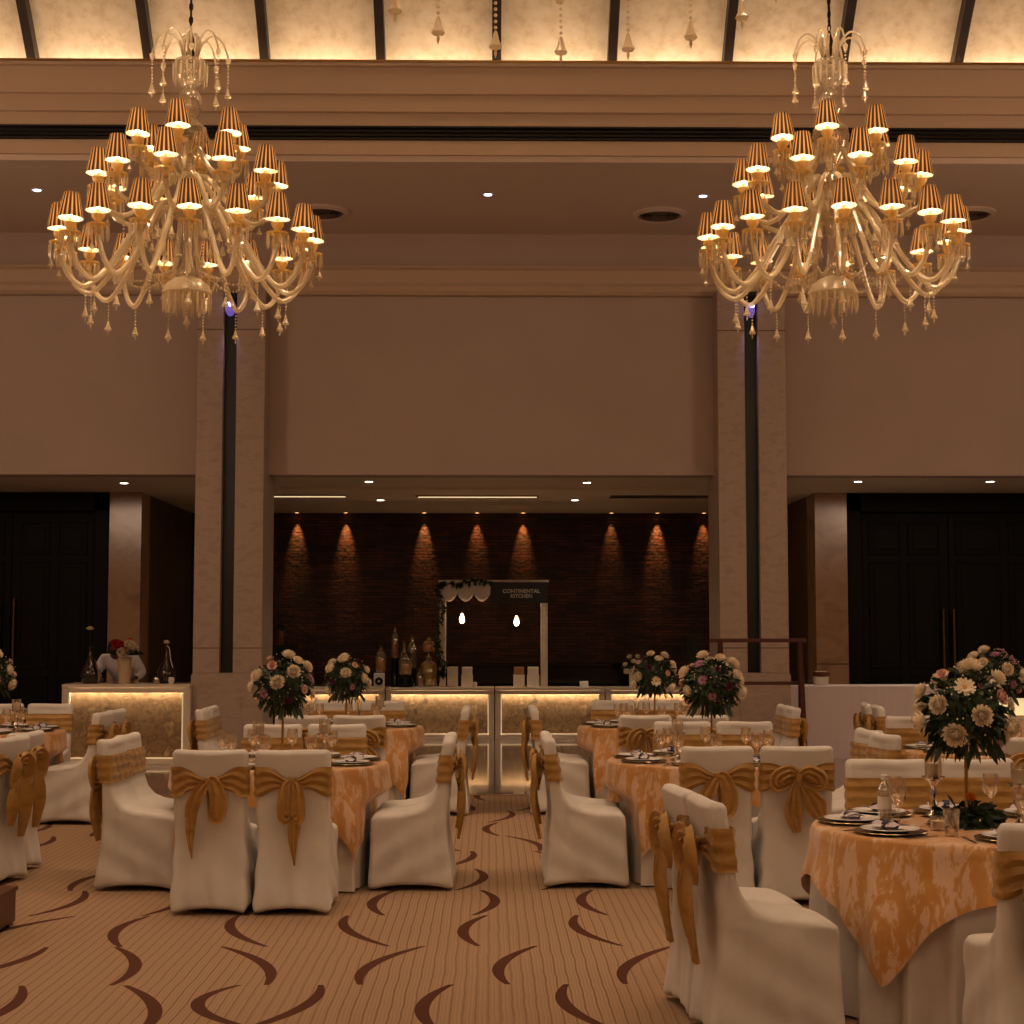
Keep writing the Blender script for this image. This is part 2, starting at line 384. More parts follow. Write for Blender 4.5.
for px, nm in ((226.5, 0), (753.5, 1)):
    x = xat(px, YC); z = zat(300, YC)
    t = thing('recess_uplight', 'small violet spotlight shining at the top of the %s column recess' % ('chef-side' if nm == 0 else 'rack-side'), 'light', (x, YC-.02, z))
    MB().lathe([(.03, -.1), (.055, -.08), (.06, .02), (.045, .05)], 14).obj('housing', M_BLACK, parent=t)
    MB().sphere((0, -.0, -.13), .06, 14, 10, 1.5).obj('lens', mat('violet_lens', (120, 96, 200), .3, emit=(104, 84, 170), es=.8), parent=t)
    MB().sphere((0, -.03, -.075), .05, 12, 8, .6).obj('lamp_tip', mat('violet_hot_tip', (200, 190, 255), .3, emit=(205, 195, 255), es=12), parent=t)
    MB().box(-.015, .015, 0, .15, -.06, -.03).obj('bracket', M_BLACK, parent=t, smooth=False)
    spot('recess_spot', (x, YC-.02, z-.26), (math.radians(-12), 0, 0), 14, (.5, .4, 1), math.radians(70), .8)

# alcove ceiling, brick wall, doors
struct(MB().box(XL, XR, YW+.35, YB+.2, ZO, ZO+.2).obj('ceiling_alcove', M_ALCEIL, smooth=False))
struct(MB().box(xat(262, YW), xat(716, YW), YW+1.75, YW+1.8, ZO-.035, ZO).obj('trim_6', M_ALCEIL, smooth=False))
mb_ = mat('dark_thin_brick', (70, 38, 24), .7)
tc = N(mb_, 'ShaderNodeTexCoord'); mp = N(mb_, 'ShaderNodeMapping'); mp.inputs['Rotation'].default_value = (PI/2, 0, 0); L(mb_, tc.outputs['Object'], mp.inputs[0])
bt = N(mb_, 'ShaderNodeTexBrick', i_Scale=1.0); bt.inputs['Brick Width'].default_value = .32; bt.inputs['Row Height'].default_value = .052; bt.inputs['Mortar Size'].default_value = .007
bt.inputs['Color1'].default_value = lin((92, 46, 28)); bt.inputs['Color2'].default_value = lin((34, 20, 15)); bt.inputs['Mortar'].default_value = lin((20, 12, 9)); bt.inputs['Bias'].default_value = -.2
L(mb_, mp.outputs[0], bt.inputs['Vector'])
nz = N(mb_, 'ShaderNodeTexNoise', i_Scale=2.5, i_Detail=6.0); L(mb_, tc.outputs['Object'], nz.inputs['Vector'])
mx = N(mb_, 'ShaderNodeMix', data_type='RGBA', blend_type='MULTIPLY'); mx.inputs[0].default_value = .8
rr = ramp(mb_, nz.outputs['Fac'], [(.3, (90, 90, 90)), (.7, (255, 255, 255))]); L(mb_, bt.outputs['Color'], mx.inputs[6]); L(mb_, rr.outputs[0], mx.inputs[7])
L(mb_, mx.outputs[2], bsdf(mb_).inputs['Base Color'])
bp = N(mb_, 'ShaderNodeBump', i_Strength=1.0, i_Distance=.03); bp.invert = True; L(mb_, bt.outputs['Fac'], bp.inputs['Height'])
n3 = N(mb_, 'ShaderNodeTexNoise', i_Scale=14.0, i_Detail=4.0); L(mb_, tc.outputs['Object'], n3.inputs['Vector'])
b2 = N(mb_, 'ShaderNodeBump', i_Strength=.7, i_Distance=.03); L(mb_, n3.outputs['Fac'], b2.inputs['Height']); L(mb_, bp.outputs[0], b2.inputs['Normal']); L(mb_, b2.outputs[0], bsdf(mb_).inputs['Normal'])
struct(MB().box(-5.3, 5.0, YB, YB+.2, 0, ZO).obj('wall_brick', mb_, smooth=False))
xp0, xp1 = xat(109, YD), xat(141, YD)
struct(MB().box(xp0, xp1, YD-.1, YD+.5, 0, ZO).obj('wall_pilaster', M_PILASTER, smooth=False))
struct(MB().box(xp1-.1, xp1-.005, YD+.5, YB, 0, ZO).obj('wall_alcove_left', M_PILSIDE, smooth=False))
xq0, xq1 = xat(815, YD), xat(847, YD)
struct(MB().box(xq0, xq1, YD-.1, YD+.5, 0, ZO).obj('wall_pilaster', M_PILASTER, smooth=False))
struct(MB().box(xq0+.005, xq0+.1, YD+.5, YB, 0, ZO).obj('wall_alcove_right', M_PILSIDE, smooth=False))
struct(MB().box(xq0-.004, xq1+.004, YD-.106, YD, zat(664, YD)-.01, zat(664, YD)+.01).obj('trim_7', mat('stone_joint', (110, 86, 70), .8), smooth=False))

def door_set(name, x0, x1, z1, splits, handles, hz):
    """dark panelled double doors filling x0..x1"""
    root = struct(MB().box(x0, x1, YD+.02, YD+.2, 0, ZO).obj(name, M_DARKWOOD, smooth=False))
    fr = MB(); fr.box(x0, x0+.22, YD-.12, YD+.02, 0, z1).box(x1-.22, x1, YD-.12, YD+.02, 0, z1).box(x0, x1, YD-.12, YD+.02, z1-.28, z1)
    struct(fr.obj('door_frame', M_DARKWOOD, parent=root, smooth=False, bevel=.02))
    for a, b in splits:
        lf = MB(); lf.box(a+.01, b-.01, YD-.02, YD+.02, .02, z1-.3)
        wd = (b-a)
        leaf = struct(lf.obj('door_leaf', M_DARKWOOD, parent=root, smooth=False))
        p = MB(); zz = [.12, 1.0, 1.1, 2.62, 2.72, z1-.42]
        for q in range(0, 6, 2):
            for c in range(2):
                xa = a+.1 + c*(wd-.1)/2; xb = xa + (wd-.3)/2
                z0_, z1_ = zz[q], zz[q+1]
                for (u0, u1, w0, w1) in ((xa, xb, z0_, z0_+.03), (xa, xb, z1_-.03, z1_), (xa, xa+.03, z0_, z1_), (xb-.03, xb, z0_, z1_)): p.box(u0, u1, YD-.045, YD-.02, w0, w1)
                p.box(xa+.08, xb-.08, YD-.035, YD-.02, z0_+.08, z1_-.08)
        struct(p.obj('door_panel', M_DARKWOOD, parent=leaf, smooth=False, bevel=.008))
    for hx in handles:
        h = MB(); h.tube([(hx, YD-.12, hz[0]), (hx, YD-.12, hz[1])], .016, 10)
        for z in (hz[0]+.08, hz[1]-.08): h.tube([(hx, YD-.12, z), (hx, YD-.02, z)], .012, 8)
        struct(h.obj('door_handle', mat('aged_bronze', (120, 88, 62), .35, .9), parent=root))
    return root
door_set('door_1', -9.2, xp0, ZO, [(-9.0, xat(12, YD)-.02), (xat(12, YD), xp0-.22)], [xat(13.5, YD-.1), xat(13.5, YD-.1)-.2], (.85, 2.1))
xm = xat(948, YD)
door_set('door_2', xq1, 9.6, ZO, [(xq1+.22, xm), (xm+.02, xm+1.65)], [xat(943.5, YD-.1), xat(954, YD-.1)], (.6, 1.95))

# downlights, round vents, linear fixtures
M_DL = mat('downlight_lens', (255, 250, 240), .4, emit=(255, 240, 222), es=14)
M_DLC = mat('cool_downlight_lens', (230, 236, 255), .4, emit=(205, 215, 255), es=9)
def downlight(p, Z, label, grp, r=.055, m=M_DL, pw=0, col=(1, .8, .55)):
    t = thing('downlight', label, 'light', (p.x, p.y, Z), 0, grp)
    MB().lathe([(r, -.004), (r*1.5, -.008), (r*1.6, 0), (r, 0.0)], 18, cap=False).obj('bezel', M_WHITEBOX, parent=t)
    MB().lathe([(r*.9, -.006), (r*.9, .02)], 16).obj('lens', m, parent=t)
    if pw: spot('downlight_beam', (p.x, p.y, Z-.03), (0, 0, 0), pw, col, math.radians(75), .9, .03)
names = {37: 'chef-side', 488: 'middle', 703: 'rack-side'}
for px, py in ((37, 190), (488, 194.5), (703, 196)):
    downlight(atz(px, py, z_s), z_s, 'small cool-white downlight in the upper soffit, the %s one' % names[px], 'downlights in the upper soffit', .05, M_DLC)
for px, py in ((124, 483), (369, 481.5), (587, 482.5), (858, 481.5), (990, 481.5)):
    nm = {124: 'above the chef bar', 369: 'nearest the chef-side column', 587: 'above the signboard side of the buffet', 858: 'above the pilaster by the dark doors', 990: 'above the dark double doors with bronze handles'}[px]
    downlight(atz(px, py, ZO), ZO, 'small white downlight in the alcove ceiling edge, %s' % nm, 'downlights along the opening', .055, M_DL, 60)
for px, py, nm in ((380.5, 500, 'nearer the glass jars'), (575, 500, 'nearer the signboard')):
    downlight(atz(px, py, ZO), ZO, 'small white downlight deeper in the alcove ceiling, %s' % nm, 'deeper alcove downlights', .055, M_DL, 60)
def vent(px, py, label):
    p = atz(px, py, z_s); t = thing('round_vent', label, 'air vent', (p.x, p.y, z_s), 0, 'round ceiling vents')
    MB().lathe([(.33, 0), (.33, -.02), (.27, -.045), (.25, -.02), (.25, 0)], 32, cap=False).obj('rim', M_SOFFIT, parent=t)
    m = MB()
    for r in (.21, .15, .09): m.lathe([(r+.02, -.01), (r+.02, -.045), (r-.01, -.015), (r-.01, 0)], 28, cap=False)
    m.obj('cone', mat('vent_metal', (96, 78, 64), .6), parent=t)
    MB().lathe([(.001, -.003), (.25, -.003)], 28, cap=False).obj('throat', M_STRIP, parent=t)
vent(322, 211, 'round ceiling vent beside the chef-side chandelier')
vent(659.5, 213.5, 'round ceiling vent between the chandeliers, by the rack-side one')
vent(968, 213, 'round ceiling vent behind the rack-side chandelier')
def linear(px0, px1, py, lit, label):
    a, b = atz(px0, py, ZO), atz(px1, py, ZO); t = thing('linear_fixture', label, 'ceiling fixture', ((a.x+b.x)/2, a.y, ZO), 0, 'linear slots in the alcove ceiling'); h = (b.x-a.x)/2
    MB().box(-h, h, -.16, .16, -.004, .0).obj('slot', M_STRIP, parent=t, smooth=False)
    MB().box(-h, h, -.19, -.15, -.012, 0).box(-h, h, .15, .19, -.012, 0).box(-h-.03, -h, -.19, .19, -.012, 0).box(h, h+.03, -.19, .19, -.012, 0).obj('frame', M_BRASS if lit else M_STRIP, parent=t, smooth=False)
    if lit: MB().box(-h, h, .11, .145, -.012, -.004).obj('light_strip', mat('warm_strip', (255, 235, 190), .5, emit=(255, 225, 170), es=lit), parent=t, smooth=False)
linear(262, 345, 495.5, 1.2, 'thin lit linear slot in the alcove ceiling by the chef-side column')
linear(418, 537, 496, 3.0, 'bright metal linear slot in the alcove ceiling above the arch')
linear(612, 708, 496.5, 0, 'unlit black linear slot in the alcove ceiling near the rack-side column')
# wall washers on the brick
ORD = ['first', 'second', 'third', 'fourth', 'fifth', 'sixth', 'seventh', 'eighth']; kw = 0
for px, pw in ((296.5, 60), (345.5, 70), (424, 75), (477, 34), (523, 60), (611.5, 30), (657.5, 75), (704, 40)):
    x = xat(px, YB)
    p = Vector((x, YB-.12, ZO)); downlight(p, ZO, 'small amber washer lamp over the brick wall, %s from the chef-side column' % ORD[kw], 'amber washers over the brick wall', .035, mat('amber_lens', (255, 190, 120), .4, emit=(255, 180, 110), es=6))
    kw += 1
    spot('washer_beam', (x, YB-.1, ZO-.02), (math.radians(13), 0, 0), pw*1.5, (1, .40, .11), math.radians(36), 1, .01)
# ============================================================ chandeliers
M_SHADE = bpy.data.materials.new('pleated_lamp_shade'); M_SHADE.use_nodes = True
def _shade():
    m = M_SHADE; nt = m.node_tree; out = [n for n in nt.nodes if n.type == 'OUTPUT_MATERIAL'][0]
    tc = N(m, 'ShaderNodeTexCoord'); sp = N(m, 'ShaderNodeSeparateXYZ'); L(m, tc.outputs['Object'], sp.inputs[0])
    a = N(m, 'ShaderNodeMath', operation='ARCTAN2'); L(m, sp.outputs[1], a.inputs[0]); L(m, sp.outputs[0], a.inputs[1])
    b = N(m, 'ShaderNodeMath', operation='MULTIPLY'); L(m, a.outputs[0], b.inputs[0]); b.inputs[1].default_value = 16
    s = N(m, 'ShaderNodeMath', operation='SINE'); L(m, b.outputs[0], s.inputs[0])
    r = ramp(m, s.outputs[0], [(.0, (58, 40, 30)), (.5, (74, 50, 36)), (.8, (206, 170, 124)), (1, (240, 210, 166))])
    mr_ = N(m, 'ShaderNodeMapRange'); mr_.inputs['From Min'].default_value = -1; L(m, s.outputs[0], mr_.inputs['Value'])
    nt.links.remove(r.inputs[0].links[0]); L(m, mr_.outputs[0], r.inputs[0])
    L(m, r.outputs[0], bsdf(m).inputs['Base Color']); bsdf(m).inputs['Roughness'].default_value = .6
    tr = N(m, 'ShaderNodeBsdfTranslucent'); L(m, r.outputs[0], tr.inputs[0])
    mx = N(m, 'ShaderNodeMixShader', i_0=.5); L(m, bsdf(m).outputs[0], mx.inputs[1]); L(m, tr.outputs[0], mx.inputs[2]); L(m, mx.outputs[0], out.inputs[0])
_shade()
M_LINER = mat('white_shade_liner', (252, 240, 214), .8); translucent(M_LINER, .5)
M_BULB = mat('glowing_bulb', (255, 230, 180), .5, emit=(255, 214, 150), es=24)
M_CANDLE = mat('ivory_candle_tube', (250, 232, 190), .5); translucent(M_CANDLE, .4)
_s = MB().lathe([(.056, .2), (.059, .198), (.097, .004), (.098, 0)], 64, cap=False, wave=lambda a, z: .012*math.sin(16*a)); _s.cur = 1
_s.lathe([(.054, .198), (.0935, .001)], 32, cap=False)
shade_me = _s.mesh('shade', [M_SHADE, M_LINER])
bulb_me = MB().lathe([(.003, .0), (.014, .01), (.02, .045), (.014, .08), (.002, .105)], 8).mesh('bulb', M_BULB)
candle_me = MB().lathe([(.014, 0), (.014, .075), (.01, .08)], 10).mesh('candle', M_CANDLE)
cup_me = MB().lathe([(.012, -.07), (.03, -.06), (.02, -.035), (.028, -.01), (.078, .0), (.084, .012), (.03, .014), (.022, .03), (.045, .06), (.05, .085), (.044, .09), (.018, .06)], 16, cap=False, wave=lambda a, z: .05*math.sin(8*a)).mesh('drip_cup', M_CUP)
def drop_mb(m, c, ln, bell=True, bead=.008):
    """a bead string with a bell pendant under it, hanging from c"""
    x, y, z = c; n = max(2, int(ln/.026))
    for i in range(n): m.sphere((x, y, z-.013-i*ln/n), bead, 6, 4)
    zb = z-ln
    if bell: m.lathe([(.004, 0), (.009, -.01), (.017, -.045), (.029, -.068), (.024, -.076), (.004, -.08), (.007, -.098), (.001, -.118)], 8, (x, y, zb))
    return m
def prisms_mb(r, n, ln):
    m = MB()
    for i in range(n):
        a = 2*PI*i/n; m.lathe([(.001, 0), (.006, -.01), (.008, -ln*.6), (.001, -ln)], 5, (r*math.cos(a), r*math.sin(a), -.004))
    return m
prism_me = prisms_mb(.078, 11, .115).mesh('prisms', M_CRYSTAL)
hang_me = drop_mb(MB(), (0, 0, 0), .16).mesh('bead_drop', M_CRYSTAL)

def chandelier(loc, label, rot, main=None):
    if main:
        c = copy_tree(main); c.location = loc; c.rotation_euler = (0, 0, rot); c['label'] = label; return c
    root = thing('chandelier', label, 'chandelier', loc, rot, 'glass chandeliers with pleated shades')
    R3 = random.Random(3)
    # z is measured from the middle of the lowest ring of shades
    for (n, R, zc, hub, ph, kind) in ((17, .985, -.05, .05, .1, 0), (10, .70, .42, .30, .25, 1), (6, .42, .73, .60, .5, 2)):
        if kind == 0: prof = [(.07, hub-.02), (.16, hub+.06), (.30, hub+.02), (.45, hub-.20), (.62, hub-.47), (.78, hub-.62), (.90, hub-.56), (.97, hub-.42), (.985, -.32)]
        elif kind == 1: prof = [(.06, hub), (.13, hub+.05), (.24, hub-.03), (.36, hub-.2), (.50, hub-.29), (.62, hub-.25), (.69, zc-.33), (.70, zc-.27)]
        else: prof = [(.05, hub-.05), (.10, hub-.02), (.17, hub-.14), (.27, hub-.24), (.37, hub-.2), (.41, zc-.3), (.42, zc-.27)]
        me = MB().tube(cr([(r, 0, z) for r, z in prof], 7), [.0195*(1+.07*(q % 2)) for q in range(7*(len(prof)-1)+1)], 8).mesh('arm', M_CRYSTAL)
        k = min(range(len(prof)), key=lambda i: prof[i][1])
        for i in range(n):
            a = ph + 2*PI*i/n
            arm = place('arm', me, root, (0, 0, 0), (0, 0, a))
            zb = zc-.27
            place('drip_cup', cup_me, arm, (R, 0, zb+.07)); place('prisms', prism_me, arm, (R, 0, zb+.07))
            place('candle', candle_me, arm, (R, 0, zb+.12)); place('bulb', bulb_me, arm, (R, 0, zb+.19))
            place('lamp_shade', shade_me, arm, (R, 0, zb+.185), (R3.uniform(-.05, .05), R3.uniform(-.05, .05), 0))
            place('bead_drop', hang_me, arm, (prof[k][0], 0, prof[k][1]-.015))
            place('bead_drop', hang_me, arm, (R+.06, 0, zb+.05)).scale = (.8, .8, .7)
            if kind == 0: place('bead_drop', hang_me, arm, (prof[2][0]+.05, 0, prof[2][1]-.05))
            point('bulb_light', (R, 0, zb+.318), BULB_W, (1, .69, .44), .015, arm)
    stem = MB()
    stem.lathe([(.02, -.62), (.05, -.6), (.05, -.5), (.09, -.44), (.05, -.36), (.035, -.2), (.05, -.05), (.10, .02), (.12, .06), (.08, .1), (.045, .2), (.07, .27), (.10, .31), (.08, .36), (.04, .42), (.05, .47)], 20, cap=False)
    stem.obj('stem', M_URN, root)
    MB().lathe([(.05, .46), (.07, .5), (.12, .6), (.15, .68), (.14, .75), (.08, .8), (.045, .84)], 20, cap=False, wave=lambda a, z: .03*math.sin(10*a)).obj('urn', M_URN, root)
    MB().lathe([(.04, .83), (.07, .855), (.10, .92), (.10, .99), (.07, 1.05), (.03, 1.09)], 18, cap=False, wave=lambda a, z: .04*math.sin(9*a)).obj('glass_ball', M_URN, root)
    MB().lathe([(.025, 1.08), (.09, 1.12), (.12, 1.19), (.13, 1.28), (.12, 1.31), (.05, 1.29)], 18, cap=False, wave=lambda a, z: .05*math.sin(9*a)).obj('crown_cup', M_URN, root)
    pr = MB()
    for i in range(16):
        a = 2*PI*i/16; pr.lathe([(.001, 0), (.009, -.015), (.01, -.1), (.001, -.17)], 5, (.135*math.cos(a), .135*math.sin(a), 1.28))
    pr.obj('crown_prisms', M_CRYSTAL, root)
    for i in range(8):
        a = 2*PI*i/8 + .2; ca, sa = math.cos(a), math.sin(a)
        t = MB().tube(cr([(.05, 0, 1.30), (.09, 0, 1.44), (.17, 0, 1.52), (.25, 0, 1.48), (.30, 0, 1.36)], 5), .0085, 6)
        o = t.obj('crown_arm', M_CRYSTAL, root, rot=(0, 0, a))
        d = MB(); d.lathe([(.002, .02), (.022, .0), (.014, -.04), (.002, -.045)], 8, (.30, 0, 1.34)); drop_mb(d, (.30, 0, 1.30), .2); d.obj('bead_drop', M_CRYSTAL, o)
    for i in range(6):
        a = 2*PI*i/6+.4
        MB().tube(cr([(.05, 0, 1.30), (.07, 0, 1.40), (.075, 0, 1.48), (.05, 0, 1.52)], 4), [.01]*6+[.014]*7, 6).obj('crown_bud', M_CRYSTAL, root, rot=(0, 0, a))
    # bottom bowl with its fringe
    MB().lathe([(.02, -.44), (.10, -.47), (.17, -.52), (.20, -.59), (.185, -.6), (.14, -.54), (.04, -.5)], 22, cap=False, wave=lambda a, z: .02*math.sin(12*a)).obj('bowl', M_CRYSTAL, root)
    pr = MB()
    for i in range(20):
        a = 2*PI*i/20; pr.lathe([(.001, 0), (.009, -.015), (.01, -.09), (.001, -.15)], 5, (.19*math.cos(a), .19*math.sin(a), -.6))
    for i in range(10):
        a = 2*PI*i/10; pr.lathe([(.001, 0), (.009, -.015), (.01, -.09), (.001, -.17)], 5, (.11*math.cos(a), .11*math.sin(a), -.6))
    pr.obj('bowl_fringe', M_CRYSTAL, root)
    drop_mb(MB(), (0, 0, -.62), .14, bead=.01).obj('bead_drop', M_CRYSTAL, root)
    sw = MB()                     # bead swags between the arms and the stem
    for q in range(18):
        t = q/17; sw.sphere((.16+.5*t, 0, -.42 - .12*math.sin(PI*t) + .05*t), .011, 6, 4)
    swm = sw.mesh('bead_string', M_CRYSTAL)
    for i in range(9): place('bead_string', swm, root, None, (0, 0, 2*PI*i/9))
    ch = MB(); top = min(VCZ + math.sqrt(VR*VR-(13-VCY)**2), VCZ + math.sqrt(VR*VR-(6.1-VCY)**2)) - loc[2]
    ch.lathe([(.03, 0), (.045, .05), (.02, .12), (.03, .18), (.01, .26)], 12, (0, 0, 1.3))
    z = 1.56; k = 0
    while z < top:
        pts = []
        for q in range(9):
            a = 2*PI*q/8; u = .014*math.cos(a); v = .034*math.sin(a)
            pts.append((u, 0, z+.03+v) if k % 2 else (0, u, z+.03+v))
        ch.tube(pts, .005, 5, cap=False); z += .055; k += 1
    ch.tube([(.0, .0, 1.6), (0, .0, top)], .009, 6)
    ch.obj('chain', mat('dark_bronze_chain', (56, 44, 36), .4, .8), root)
    index_children()
    return root
BULB_W = 7.5
c1 = at(188, 221, 13.0); c2 = at(832, 221, 13.0)
main_ch = chandelier((c1.x, 13.0, c1.z), 'crystal chandelier of pleated shades in front of the column by the chef bar', 0)
chandelier((c2.x, 13.0, c2.z-.0), 'crystal chandelier of pleated shades in front of the column by the brown rack', .8, main_ch)
chandelier((.33, 6.1, c1.z), 'crystal chandelier cut off by the top edge, only its bead drops showing', .4, main_ch)
# ============================================================ covered chairs
def sm(a, b, x): t = max(0, min(1, (x-a)/(b-a))); return t*t*(3-2*t)
BACK_Z = [(0, -.30), (.2, -.27), (.45, -.245), (.7, -.262), (.86, -.285), (.93, -.295)]
def interp(tab, z):
    for (a, p), (b, q) in zip(tab, tab[1:]):
        if z <= b: return p + (q-p)*max(0, (z-a))/(b-a)
    return tab[-1][1]
def cover_mesh(seed):
    R = random.Random(seed)
    prof = [(-.285, 0), (-.268, .2), (-.25, .45), (-.267, .7), (-.29, .86), (-.298, .91), (-.285, .93), (-.24, .932), (-.222, .915), (-.214, .86),
            (-.197, .72), (-.188, .645), (-.165, .575), (-.12, .52), (-.04, .487), (.06, .474), (.19, .468), (.215, .455), (.226, .42), (.23, .2), (.234, 0)]
    m = MB().prism(prof, -.215, .215); me = m.mesh('c', M_COVER, smooth=False)
    o = bpy.data.objects.new('tmp', me); COL.objects.link(o)
    b = o.modifiers.new('b', 'BEVEL'); b.width = .022; b.segments = 3; b.limit_method = 'ANGLE'; b.angle_limit = math.radians(60)
    r = o.modifiers.new('r', 'REMESH'); r.mode = 'VOXEL'; r.voxel_size = .0165; r.use_smooth_shade = True
    s = o.modifiers.new('s', 'SMOOTH'); s.iterations = 3; s.factor = .5
    dg = bpy.context.evaluated_depsgraph_get(); me2 = bpy.data.meshes.new_from_object(o.evaluated_get(dg))
    bpy.data.objects.remove(o)
    ph = [R.uniform(0, 6) for _ in range(8)]
    for v in me2.vertices:
        x, y, z = v.co
        w = 1 - .05*math.exp(-((z-.42)/.25)**2) * (1 if y < -.15 else .2) + .008*sm(.35, 0, z)
        x *= w
        u = min(1, abs(x)/.215); q = min(1, abs(y+.03)/.255)
        t = sm(.34, 0, z)
        mn = min(u, q)
        # hem lifts between the four legs, folds run up from the leg corners
        z2 = z + t*t*.035*(1-mn**2.5)
        c = (u*q)**2
        y += t*c*.010*(1 if y > 0 else -1); x += t*c*.006*(1 if x > 0 else -1)
        f = t*(1-mn)*.010
        if u > .93: x += (1 if x > 0 else -1)*f*math.sin(34*y*(1+z*1.4)+ph[0]+6*z)
        else: y += (1 if y > 0 else -1)*f*math.sin(40*x*(1.2-z)+ph[1]+5*z)
        # the cover is drawn hollow between the frame posts and over the seat edge
        if y < -.22: y += .010*math.cos(min(1, u)*PI/2)*sm(.02, .4, z)
        if z > .86: z2 -= .006*math.cos(u*PI/2)
        if .45 < z < .62 and -.2 < y < .24: z2 += .006*math.cos(u*PI/2) - .004*sm(.12, .22, y)
        # soft creases
        z2 += .0025*math.sin(21*y+ph[2])*math.sin(17*x+ph[3])*(z > .4)
        if u > .9 and z < .46: x += (1 if x > 0 else -1)*.004*math.sin(30*(z+.6*y)+ph[4])
        y += .0028*math.sin(15*z+9*x+ph[5])*(y < -.2)
        v.co = (x, y, max(.004, z2))
    for p in me2.polygons: p.use_smooth = True
    me2.name = 'chair_cover'; return me2
COVERS = [cover_mesh(s) for s in (1, 2, 3)]
FR_Y = [(.6, -.172), (.66, -.190), (.72, -.197), (.86, -.214), (.93, -.222)]
def sash_mesh(seed, knot=.75, drop=0.):
    R = random.Random(seed); m = MB(); hx = .209; off = .009; n = 68; rows = 13; P = []
    ph = [R.uniform(0, 6) for _ in range(6)]
    per = []
    for i in range(n):                       # perimeter, starting at the rear centre
        s = i/n
        if s < .30: per.append(('r', s/.30))
        elif s < .36: per.append(('R', (s-.30)/.06))
        elif s < .64: per.append(('f', (s-.36)/.28))
        elif s < .70: per.append(('L', (s-.64)/.06))
        else: per.append(('r2', (s-.70)/.30))
    for k, t in per:
        col = []
        for j in range(rows):
            v = j/(rows-1)
            if k == 'r': tt = t; x = hx*t
            elif k == 'r2': tt = 1-t; x = -hx*(1-t)
            else: tt = 1; x = 0
            g = sm(0, .95, tt)
            lo, hi = (knot-.022)*(1-g)+.668*g, (knot+.022)*(1-g)+.838*g
            lo += .006*math.sin(9*tt+ph[0]); hi += .006*math.sin(7*tt+ph[1])
            z = lo+(hi-lo)*v
            pl = .0078*math.sin(v*19+ph[2]+2.5*tt+1.2*math.sin(5*tt+ph[3]))*(1.25-.4*g)
            yb, yf = interp(BACK_Z, z)-off-.012*(1-g)-.002, interp(FR_Y, z)+off+.003
            if k in ('r', 'r2'): p = (x*(1.0), yb-pl, z)
            elif k == 'R': p = (hx+off+.004*math.sin(PI*t)+pl*.6, yb+(yf-yb)*t, z)
            elif k == 'L': p = (-hx-off-.004*math.sin(PI*t)-pl*.6, yf+(yb-yf)*t, z)
            else: p = (hx*(1-2*t), yf+pl*.8+.003*math.sin(23*t+4*v+ph[4]), z)
            col.append(p)
        P.append(col)
    return m.grid(P, closed_u=True).mesh('sash', M_SASH)
def ribbon(m, path, width, normal=(0, -1, 0), pleat=.006, k=3, ph=0, nsub=7, cross=9, twist=0):
    pts = cr(path, nsub); n = len(pts); P = []
    Wd = [Vector((0,)+(w_,)+(0,)) for w_ in width]; wc = cr([(w_, 0, 0) for w_ in width], max(1, round((n-1)/(len(width)-1)))) 
    for i, p in enumerate(pts):
        d = (pts[min(i+1, n-1)]-pts[max(i-1, 0)]).normalized(); nn = Vector(normal); side = d.cross(nn)
        if side.length < .05: side = Vector((1, 0, 0))
        side.normalize(); nn = side.cross(d).normalized()
        t = i/(n-1); wv = max(.004, wc[min(len(wc)-1, int(t*(len(wc)-1)+.5))].x)
        if twist: a = twist*t; side, nn = side*math.cos(a)+nn*math.sin(a), nn*math.cos(a)-side*math.sin(a)
        row = []
        for j in range(cross):
            v = j/(cross-1)-.5
            row.append(p + side*(v*wv) + nn*(pleat*math.sin(v*2*PI*k+ph+2*t) + .10*wv*(v*v)*(-1)))
        P.append(row)
    m.grid(P)
